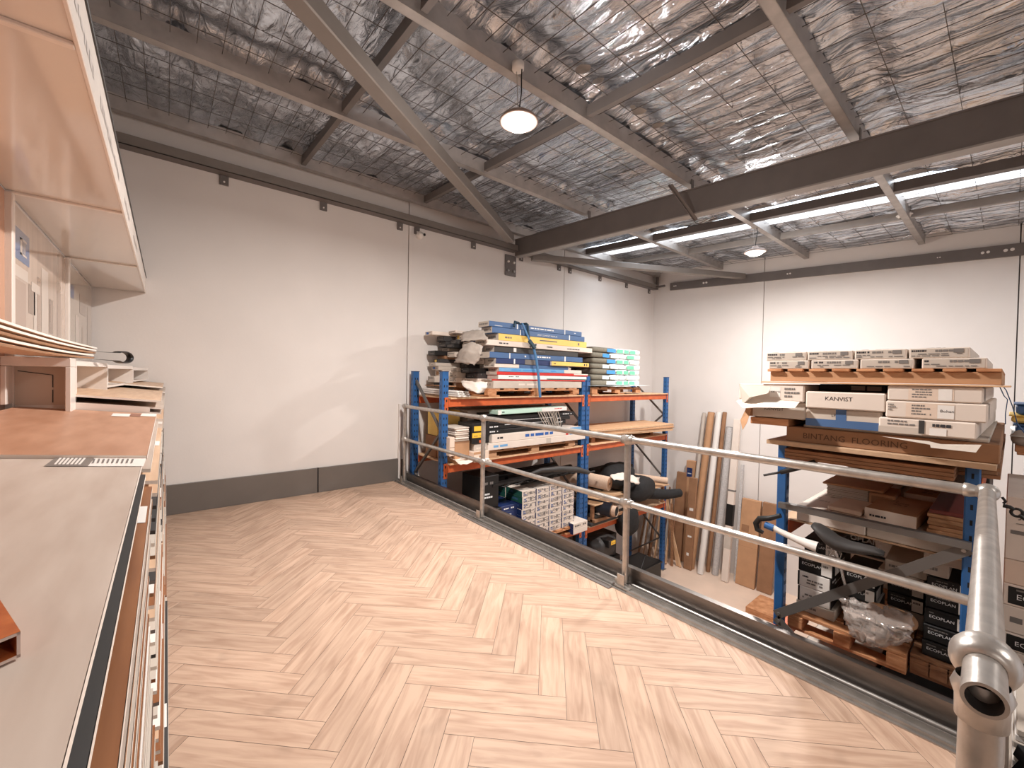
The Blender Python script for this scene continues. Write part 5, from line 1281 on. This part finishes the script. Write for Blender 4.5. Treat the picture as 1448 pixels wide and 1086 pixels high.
rc('long white carton with printed panel, top right under the flat boxes', 1255, 541, 567, 1391, 1.6, CARDW, [('fill', 'f', .24, .08, .72, .92, CREAM), ('lines', 'f', .28, .2, .5, .85, 4, INKG, 9), ('fill', 'f', .56, .1, .70, .85, LABELW), ('lines', 'f', .58, .38, .68, .5, 1, INKG, 2)], zz=(1.299, 1.372))
rc('recessed grey carton with two small labels inside the dark gap', 1158, 545, 560, 1254, 1.2, CHAR, [('fill', 'f', .5, .2, .70, .8, CARDG), ('fill', 'f', .73, .2, .93, .8, CARDG)], Y=3.05, zz=(1.3305, 1.372))
# torn flaps
def flap(label, pts, Y, mt, dy=(0, 0, 0, 0), name='torn_flap'):
    P = [at(px, py, 'y', Y + d_) for (px, py), d_ in zip(pts, dy)]; n_ = Vector((0, .003, 0)); m = MB()
    m.add(P + [p + n_ for p in P], [tuple(range(len(P))), tuple(range(len(P), 2 * len(P)))[::-1]] + [(i, (i + 1) % len(P), (i + 1) % len(P) + len(P), i + len(P)) for i in range(len(P))], mt)
    return tag(m.build(name), label, 'flap', 'torn carton flaps on the right rack')
flap('torn grey card flap curling at the left end of the top left carton', [(1045, 543), (1090, 546), (1086, 556), (1060, 562), (1050, 572)], YF - .02, CARDG, (0, 0, -.05, -.06, -.03))
flap('pale card flap folded out under the torn top left carton', [(1041, 567), (1052, 563), (1131, 568), (1124, 577), (1068, 576), (1050, 577)], YF - .03, CARDW, (0, .02, .02, -.08, -.08, -.06))
flap('brown card flap hanging at the far left end of the lower carton', [(1055, 577), (1062, 580), (1056, 598), (1050, 608), (1047, 594)], YF - .005, CARD, (0, 0, -.03, -.04, -.02))
flap('grey torn card hanging under the damaged bottom right carton', [(1247, 617), (1314, 624), (1316, 633), (1380, 640), (1388, 629), (1322, 628)], YF - .01, CARDG, (0, 0, -.03, -.03, 0, 0))
# thin cover board and pallet for tile boxes
m = MB(); m.box(fx(1077, 540), fx(1430, 540), 2.77, 4.35, 1.374, 1.382, PLY, .001); tag(m.build('cover_board'), 'thin pale board covering the white cartons', 'board')
t = thing('timber_pallet', 'brown pallet with slatted top carrying the flat grey tile boxes', 'pallet', (-.5, 3.4, 1.383))
xa, xb_ = fx(1085, 530), fx(1417, 530)
m = MB(); m.box(xa + .01, xb_ - .0, 2.80, 2.83, 1.384, 1.44, CARD, .002); m.build('side_skirt', t)
m = MB(); m.box(xb_ - .03, xb_, 2.83, 3.9, 1.384, 1.44, CARD, .002); m.build('side_skirt', t)
m = MB(); m.box(xa + .01, xa + .04, 2.83, 3.9, 1.384, 1.44, CARD, .002); m.build('side_skirt', t)
for k in range(9):
    x0 = xa + (xb_ - xa - .075) * k / 8; m = MB(); m.box(x0, x0 + .075, 2.78, 3.95, 1.441, 1.455, PALLET, .002); m.build('deck_board', t)
ZL = 1.456
TB = [[(1087.7, 1145), (1147.8, 1214.8), (1217, 1294), (1304, 1398)], [(1083.4, 1141), (1142, 1206.7), (1208.4, 1283.5), (1285.5, 1373.5)]]
for r_ in range(2):
    for k, (pl, pr_) in enumerate(TB[r_]):
        x0, x1 = fx(pl, 510 - r_ * 10, 2.80), fx(pr_, 505 - r_ * 10, 2.80)
        z0 = ZL + r_ * .050
        carton('flat_tile_box', 'flat grey-white tile box in the %s row on the right rack, %s from the left' % (('lower', 'upper')[r_], ORD[k]), 'tile box', (x0, x1 - .003, 2.795 + r_ * .01, 3.6, z0, z0 + .0485), CARDW,
               [('fill', 'f', .03, .08, .97, .92, CARDG), ('lines', 'f', .04, .55, .3, .9, 1, INK, k + r_ * 9), ('lines', 'f', .35, .5, .8, .9, 1, INKG, k + 3), ('lines', 'f', .04, .15, .95, .5, 2, INKG, k + r_ * 5), ('fill', 'f', .74, .5, .9, .88, INKG), ('lines', 't', .1, .0, .9, .9, 6, CARDG, k)], 'flat tile boxes crowning the right rack', ch=.003)
# blue strap loops at the right end
def ribbon(name, label, pts, w, mt, wd=(0, 1, 0), cat='strap'):
    wd = Vector(wd) * w; vs = []
    for p in pts: vs += [p, p + wd, p + Vector((.003, 0, .0)), p + wd + Vector((.003, 0, 0))]
    fs = []
    for k in range(len(pts) - 1):
        o_ = 4 * k; fs += [(o_, o_ + 1, o_ + 5, o_ + 4), (o_ + 2, o_ + 6, o_ + 7, o_ + 3), (o_, o_ + 4, o_ + 6, o_ + 2), (o_ + 1, o_ + 3, o_ + 7, o_ + 5)]
    m = MB(); m.add(vs, fs, mt, True); return tag(m.build(name), label, cat)
ribbon('strap', 'blue strap hanging from the cover board down the right end of the cartons', [at(1413, 541, 'y', 2.9), at(1422, 552, 'y', 2.9), at(1431, 575, 'y', 2.9), at(1438, 600, 'y', 2.9), at(1449, 614, 'y', 2.9)], .10, mat('strap_navy', (36, 74, 120), .6))
ribbon('strap', 'short looped blue strap beside the long hanging one', [at(1412, 545, 'y', 2.88), at(1419, 560, 'y', 2.88), at(1424, 565, 'y', 2.88), at(1421, 585, 'y', 2.88), at(1421, 600, 'y', 2.88)], .05, MATS['strap_navy'])

# lower shelf of the right rack (z .5) : cartons seen from above
def topbox(name, label, cat, x0, x1, y0, y1, z0, z1, mt, mk=(), rz=0, grp='cartons on the middle shelf of the right rack'):
    return carton(name, label, cat, (x0, x1, y0, y1, z0, z1), mt, mk, grp, rz=rz, ch=.005)
topbox('flat_carton', 'large pale flat carton with printed top, at the left of the middle shelf', 'carton', -.86, -.52, 3.1, 5.0, .502, .60, CARDW, [('lines', 't', .1, .1, .5, .35, 6, CARDG, 3), ('lines', 't', .15, .2, .7, .3, 2, INKG, 8)])
topbox('flat_carton', 'pale flat carton at the right of the middle shelf', 'carton', -.515, -.10, 3.1, 5.0, .502, .585, CARDG, [])
for k in range(7):
    m = MB(); m.box(-.80 + .003 * (k % 2), -.58, 3.5 + .004 * (k % 3), 4.1, .602 + .0115 * k, .6122 + .0115 * k, CARDG, .001); tag(m.build('tile_sample'), 'grey tile sheet, %s of the slim pile on the pale carton' % under(6 - k), 'tile', 'slim pile of grey tile sheets')
topbox('brown_carton', 'brown carton sitting on the slim pile of tile sheets', 'carton', -.82, -.50, 3.48, 4.15, .685, .70, CARD)
topbox('brown_carton', 'small orange-brown box beside the slim tile pile', 'carton', -.575, -.45, 3.47, 3.75, .602, .683, CARD, [('fill', 'f', .1, .2, .9, .8, CARDD)], rz=2)
topbox('brown_carton', 'white-edged brown carton in the middle of the shelf, behind the front carton', 'carton', -.42, -.20, 3.72, 4.4, .588, .67, CARD, [('fill', 'f', 0, 0, 1, 1, CARDW), ('lines', 't', .2, .1, .8, .4, 3, CARDD, 3), ('lines', 'f', .05, .3, .6, .6, 1, INK, 4)], rz=-3)
topbox('brown_carton', 'white-edged brown carton nearest the horizontal brace', 'carton', -.52, -.30, 3.13, 3.62, .588, .66, CARD, [('fill', 'f', 0, 0, 1, 1, CARDW), ('lines', 't', .3, .4, .7, .7, 3, CARDD, 3), ('lines', 'f', .1, .3, .6, .6, 1, INK, 4)], rz=-3)
topbox('brown_carton', 'slim pale carton below the tile pile, near the brace', 'carton', -.70, -.54, 3.12, 3.42, .602, .63, CREAM, [], rz=-2)
for k in range(6):
    m = MB(); z0 = .588 + k * .021; m.box(-.275 + .006 * (k % 2), -.088, 3.14 + .008 * (k % 3), 4.0, z0, z0 + .020, CARD if k < 5 else MAROON, .003)
    tag(m.build('tile_carton'), 'brown tile carton, %s of the stack by the right upright' % under(5 - k) if k < 5 else 'maroon-topped tile carton crowning the stack by the right upright', 'tile carton', 'tile cartons by the right upright')
for k in range(4):
    m = MB(); z0 = .603 + k * .045; m.box(-.86, -.70, 4.25 + .03 * k, 5.2, z0, z0 + .035, [CARDD, ORANGE, CHAR, CARDW][k], .003); tag(m.build('board_offcut'), 'flat board offcut, %s of the pile far left on the middle shelf' % under(3 - k), 'board', 'offcuts far left on the middle shelf')
topbox('white_box', 'white box with a handle hole, far on the middle shelf', 'box', -.68, -.46, 4.5, 5.1, .603, .80, LABELW, [('fill', 'f', .45, .8, .6, .92, CARDD)])
topbox('white_box', 'white box behind the maroon-topped cartons', 'box', -.42, -.2, 4.5, 5.1, .588, .78, CARDW, [])
topbox('grey_box', 'dark grey box behind the maroon-topped cartons', 'box', -.19, -.08, 4.2, 5.1, .588, .76, CHAR, [])
# things between the pallet and the brace (lower compartment)
pallet('brown timber pallet low in the right rack, under black and white cartons', -.885, -.33, 3.07, 4.2, -.195, -.085, 'y', mt=PALLET, group='timber pallets in the right rack', nd=8)
pallet('second timber pallet low in the right rack, behind the plastic wrap', -.32, -.10, 3.12, 4.2, -.195, -.085, 'y', mt=PALD, group='timber pallets in the right rack', nd=8)
def blk(lb, x0, x1, y0, y1, z0, z1, style, rz=0, seed=0, grp='black and white cartons in the right rack'):
    if style == 'black': mk = [('text', 'f', .10, .45, (z1 - z0) * .26, 'ECOPLAN', INKW), ('lines', 'f', .1, .72, .58, .85, 1, INKG, seed), ('fill', 'f', .68, .1, .98, .88, LABELW), ('lines', 'f', .72, .55, .95, .8, 1, INKG, seed), ('fill', 'r', .1, .15, .6, .85, LABELW), ('lines', 't', .1, .1, .9, .9, 3, CHAR, seed)]; body = BLACK
    elif style == 'white': mk = [('fill', 'f', .0, 0, .06, 1, BLACK), ('lines', 'f', .15, .2, .85, .8, 3, INKG, seed), ('lines', 'f', .2, .62, .6, .8, 1, INK, seed), ('fill', 'r', 0, 0, 1, 1, BLACK), ('lines', 'r', .1, .3, .8, .8, 2, INKW, seed)]; body = LABELW
    else: mk = [('lines', 'f', .1, .3, .6, .7, 1, INKG, seed)]; body = CARDG
    return carton('labelled_carton', lb, 'carton', (x0, x1, y0, y1, z0, z1), body, mk, grp, rz=rz, ch=.004)
Yb = 3.14
blk('pale carton pair at the bottom left on the low pallet', -.86, -.66, Yb, 3.6, -.083, -.02, 'grey', seed=1)
blk('white carton with black end, second from the bottom at the left', -.855, -.685, Yb, 3.55, -.018, .075, 'white', 1, 2)
blk('white carton with black end, third from the bottom at the left', -.855, -.685, Yb, 3.55, .077, .17, 'white', 0, 3)
blk('black carton with white lettering, top of the left low stack', -.85, -.67, Yb, 3.55, .172, .27, 'black', -1, 4)
blk('black carton half hidden above the left low stack', -.85, -.68, Yb + .1, 3.6, .272, .36, 'black', 0, 5)
blk('white carton with black text lines right of the left stack', -.62, -.48, Yb + .02, 3.5, -.083, .06, 'white', 1, 6)
blk('black carton standing above the text-lined white carton', -.63, -.49, Yb + .1, 3.5, .062, .15, 'black', 0, 7)
blk('second black carton above the text-lined white carton', -.64, -.49, Yb + .1, 3.5, .152, .25, 'black', 0, 8)
blk('dark carton set back in the middle of the low shelf', -.46, -.30, 3.45, 3.9, -.083, .02, 'grey', 0, 9)
blk('black carton with white label, lower of the middle pair', -.46, -.30, 3.42, 3.9, .022, .11, 'black', 0, 10)
blk('black carton with white label, upper of the middle pair', -.46, -.30, 3.42, 3.9, .112, .20, 'black', 0, 11)
blk('pale long carton lying across the middle pair', -.48, -.28, 3.30, 3.9, .202, .27, 'grey', -2, 12)
blk('pale carton under the saddle, on top of the long carton', -.47, -.29, 3.3, 3.9, .272, .34, 'grey', 2, 13)
blk('small white carton near the brace, right of the saddle', -.29, -.19, 3.2, 3.6, .345, .42, 'grey', 0, 14)
blk('pale carton by the right upright just under the brace', -.28, -.10, 3.16, 3.6, .425, .485, 'grey', -1, 15)
for k in range(5):
    blk('black carton by the right upright, %s of five' % under(4 - k), -.28, -.10, 3.16 + .01 * k, 3.7, -.083 + .085 * k, -.001 + .085 * k, 'black', .5 * k, 20 + k)
for zz0, n_ in ((-.083, 2), (.13, 1), (-1.17, 3)):  # dark cartons added so the bright wall does not show through the rack
    for k in range(n_):
        for j, (xa, xb_) in enumerate(((-.85, -.49), (-.47, -.10))):
            h_ = .27 if zz0 < -1 else .2
            blk('dark filler carton deep in the right rack, %s level, %s' % ('upper' if zz0 > 0 else ('lowest' if zz0 < -1 else 'middle') + (', ' + under(n_ - 1 - k)), ('left', 'right')[j]), xa, xb_, 3.95 if zz0 > -1 else 3.2, 5.2, zz0 + k * (h_ + .004), zz0 + h_ + k * (h_ + .004), 'black' if (k + j) % 2 else 'grey', 0, 30 + k)
# stacked pale boards low beside the wrap
for k in range(6):
    m = MB(); z0 = -.40 + k * .02 ; m.box(-.36 + .006 * (k % 3), .02, 2.80 + .01 * (k % 2), 3.09, z0 + .055, z0 + .072, [CARD, CARDW, CARD, CARDD, CARDW, CARDG][k], .002); tag(m.build('tile_board'), 'flat pale board, %s of the boards low by the right upright' % under(5 - k), 'board', 'boards low by the right upright')
# clear plastic wrap hanging from the pallet
t0 = at(1190, 790, 'y', 3.02)
sheet('plastic_wrap', 'crumpled clear plastic wrap bulging over the edge of the low pallet', 'plastic wrap',
      [[at(1185, 845, 'y', 3.10), at(1215, 850, 'y', 3.10), at(1250, 858, 'y', 3.10), at(1288, 866, 'y', 3.10)],
       [at(1190, 862, 'y', 2.98), at(1218, 870, 'y', 2.94), at(1252, 882, 'y', 2.93), at(1290, 890, 'y', 3.0)],
       [at(1202, 892, 'y', 2.96), at(1222, 908, 'y', 2.92), at(1250, 910, 'y', 2.92), at(1286, 902, 'y', 2.98)],
       [at(1206, 898, 'y', 3.02), at(1224, 912, 'y', 3.0), at(1250, 914, 'y', 3.0), at(1284, 906, 'y', 3.03)]], FILM, 11, .012, .002, 6)
lump('plastic_bag', 'transparent plastic bag with brown contents slumped on the low pallet', 'bag', at(1262, 872, 'y', 3.12), (.11, .05, .05), CARD, 12, .1)
ribbon('wrap_tail', 'twisted strip of clear wrap rising behind the diagonal brace', [at(1178, 775, 'y', 3.05), at(1186, 800, 'y', 3.02), at(1194, 832, 'y', 3.04), at(1198, 862, 'y', 3.02)], .012, FILM, (1, 0, 0), 'plastic wrap')
# bicycle parts lying at the rack end
YBK_ = 2.90
bt = thing('bicycle', 'black and white bicycle leaning at the rack end, saddle and grips showing above the rail', 'bicycle', at(1150, 760, 'y', YBK_))
Bp = lambda px, py, dy=0: at(px, py, 'y', YBK_ + dy)
m = MB(); m.tube([Bp(1092, 745), Bp(1102, 751), Bp(1125, 762), Bp(1142, 769), Bp(1156, 774)], [.017, .017, .020, .026, .031], PVC, 16, cap=False); m.tube([Bp(1156, 774), Bp(1146, 770.5)], [.0285, .022], HOLE, 16); m.build('frame_tube', bt)
m = MB(); m.tube([Bp(1082, 742), Bp(1094, 747)], .022, BLUE, 14); m.build('clamp', bt)
m = MB(); m.tube([Bp(1104, 729), Bp(1088, 733), Bp(1074, 733.5), Bp(1069, 740), Bp(1071, 749), Bp(1079, 753)], [.013, .016, .018, .018, .016, .012], BLACK, 12); m.build('handlebar_grip', bt)
m = MB(); m.tube([Bp(1080, 672, -.02), Bp(1108, 667, -.02)], .007, CHAR, 8); m.tube([Bp(1104, 668, -.02), Bp(1130, 661, -.03), Bp(1154, 654, -.04)], [.013, .016, .019], BLACK, 12); m.build('handlebar_grip', bt)
# saddle: long tapered shell
sad = []; prof = [(1150, 742, .030, .012), (1158, 748, .040, .030), (1170, 758, .044, .044), (1184, 768, .040, .042), (1200, 773, .034, .034), (1218, 776, .030, .028), (1236, 779, .026, .022), (1250, 783, .018, .012)]
vs = []; seg = 14
for px, py, wy, hz in prof:
    c_ = Bp(px, py, .02)
    for k in range(seg):
        a_ = 2 * math.pi * k / seg; vs.append(c_ + Vector((0, math.cos(a_) * wy * 1.6, math.sin(a_) * hz)))
fs = [(i * seg + k, i * seg + (k + 1) % seg, (i + 1) * seg + (k + 1) % seg, (i + 1) * seg + k) for i in range(len(prof) - 1) for k in range(seg)] + [tuple(range(seg)), tuple(range((len(prof) - 1) * seg, len(prof) * seg))]
m = MB(); m.add(vs, fs, CHAR, True); m.build('saddle', bt)
m = MB(); m.tube([Bp(1182, 776), Bp(1172, 786), Bp(1172, 779)], .004, GALV, 6); m.tube([Bp(1172, 784), Bp(1188, 790), Bp(1190, 782)], .003, GALV, 6); m.build('saddle_rail', bt)

# ================================================================ FAR RIGHT: third rack and stacks
rack('third pallet rack at the far right edge, beyond the near pipe post', .10, .96, [4.3, 6.75], 1.0, [(.93, (0,)), (.2, (0,)), (-.9, (0,))], panels=True, zvis=.2)
pallet('pallet on the far right rack holding blue tubs', .02, .95, 4.2, 5.4, .94, 1.05, 'x', group='pallets at the far right', nd=7)
sheet('plastic_sheet', 'white plastic sheet under the blue tubs at the far right', 'sheet', [[(.0, 4.15, 1.065), (.9, 4.15, 1.065)], [(.0, 5.2, 1.065), (.9, 5.2, 1.065)]], BAGW, 4, .006)
for k, (x0, z0, zh, mt, lb) in enumerate(((.02, 1.07, .06, CBLUE, 'low blue tub at the far right'), (.0, 1.14, .05, YELL, 'yellow tub between two blue tubs at the far right'), (.02, 1.195, .07, CBLUE, 'upper blue tub at the far right edge'))):
    m = MB(); m.box(x0, x0 + .4, 4.3, 4.8, z0, z0 + zh - .008, mt, .012); m.box(x0 - .01, x0 + .41, 4.29, 4.81, z0 + zh - .008, z0 + zh, mt, .003); tag(m.build('plastic_tub'), lb, 'tub')
lump('grey_cloth', 'pale grey cloth bundle beside the low blue tub', 'cloth', at(1436, 610, 'y', 4.22) + Vector((.05, 0, -.04)), (.07, .06, .05), CLOTH, 3)
z = G + .15
pallet('ground pallet under the tall carton stack at the far right', .02, .9, 3.2, 4.1, G + .001, G + .145, 'x', group='pallets at the far right', nd=7)
k = 0
seq = [(.30, 'plain')] * 5 + [(.11, 'grey'), (.12, 'black'), (.09, 'grey'), (.075, 'black'), (.11, 'grey'), (.09, 'black'), (.10, 'cream'), (.26, 'white')]
zz_ = G + .147
tot = sum(h for h, _ in seq)
sc_ = (.83 - zz_) / tot
for k, (h, sty) in enumerate(seq):
    h *= sc_; lb = '%s carton, %s of the tall stack at the far right edge' % (dict(plain='white', grey='pale', black='black-labelled', cream='cream', white='tall white printed')[sty], under(len(seq) - 1 - k))
    mk = []
    if sty == 'black': mk = [('fill', 'f', .02, .1, .8, .9, BLACK), ('text', 'f', .05, .35, h * .35, 'ECOPLAN', INKW), ('lines', 'f', .05, .7, .7, .85, 1, INKG, k)]
    if sty == 'white': mk = [('lines', 'f', .02, .15, .5, .5, 3, INKG, k), ('text', 'f', .05, .68, .05, 'JINS', INKG), ('fill', 'f', .04, .58, .3, .59, INKG)]
    if sty == 'grey': mk = [('lines', 'f', .03, .3, .4, .7, 1, INKG, k)]
    carton('stacked_carton', lb, 'carton', (-.005, .85, 3.25, 4.1, zz_, zz_ + h - .002), CREAM if sty == 'cream' else CARDW, mk, 'tall carton stack at the far right', ch=.004); zz_ += h
m = MB(); m.tube([at(1417, 703, 'y', 3.1), at(1422, 709, 'y', 3.1), at(1419, 712, 'y', 3.1)], .006, BLACK, 6); m.tube([at(1418, 715, 'y', 3.1), at(1428, 717, 'y', 3.1), at(1434, 721, 'y', 3.1)], .009, BLACK, 8); m.ring(at(1438, 725, 'y', 3.1), .018, .006, BLACK, (0, 1, 0)); m.tube([at(1441, 728, 'y', 3.1), at(1455, 738, 'y', 3.1)], .009, BLACK, 8); tag(m.build('chain_hook'), 'small black hook and chain hanging before the white printed carton', 'hook')
# bottom right corner: white stacked sheets and black cloth
carton('ground_carton', 'plain tall carton stack carrying white sheets below the near pipe post', 'carton', (.03, .5, 2.50, 3.0, G + .001, -.16), CARDG)
for k in range(9):
    z0 = -.158 + k * .026; m = MB(); m.box(.035 + .004 * (k % 3), .5, 2.5 + .006 * (k % 2), 3.0, z0, z0 + .0245, LABELW if k % 2 else CARDG, .003); tag(m.build('foam_board'), 'white foam board, %s of the stack beside the near pipe post' % under(8 - k), 'board', 'white foam boards beside the near pipe post')
sheet('black_cloth', 'black cloth draped below the near pipe post in the bottom right corner', 'cloth', [[(.05, 2.44, .05), (.2, 2.44, .09), (.4, 2.44, .06)], [(.03, 2.42, -.1), (.2, 2.40, -.1), (.4, 2.42, -.1)], [(.02, 2.45, -.5), (.2, 2.42, -.5), (.4, 2.45, -.5)]], BLACKF, 7, .012)
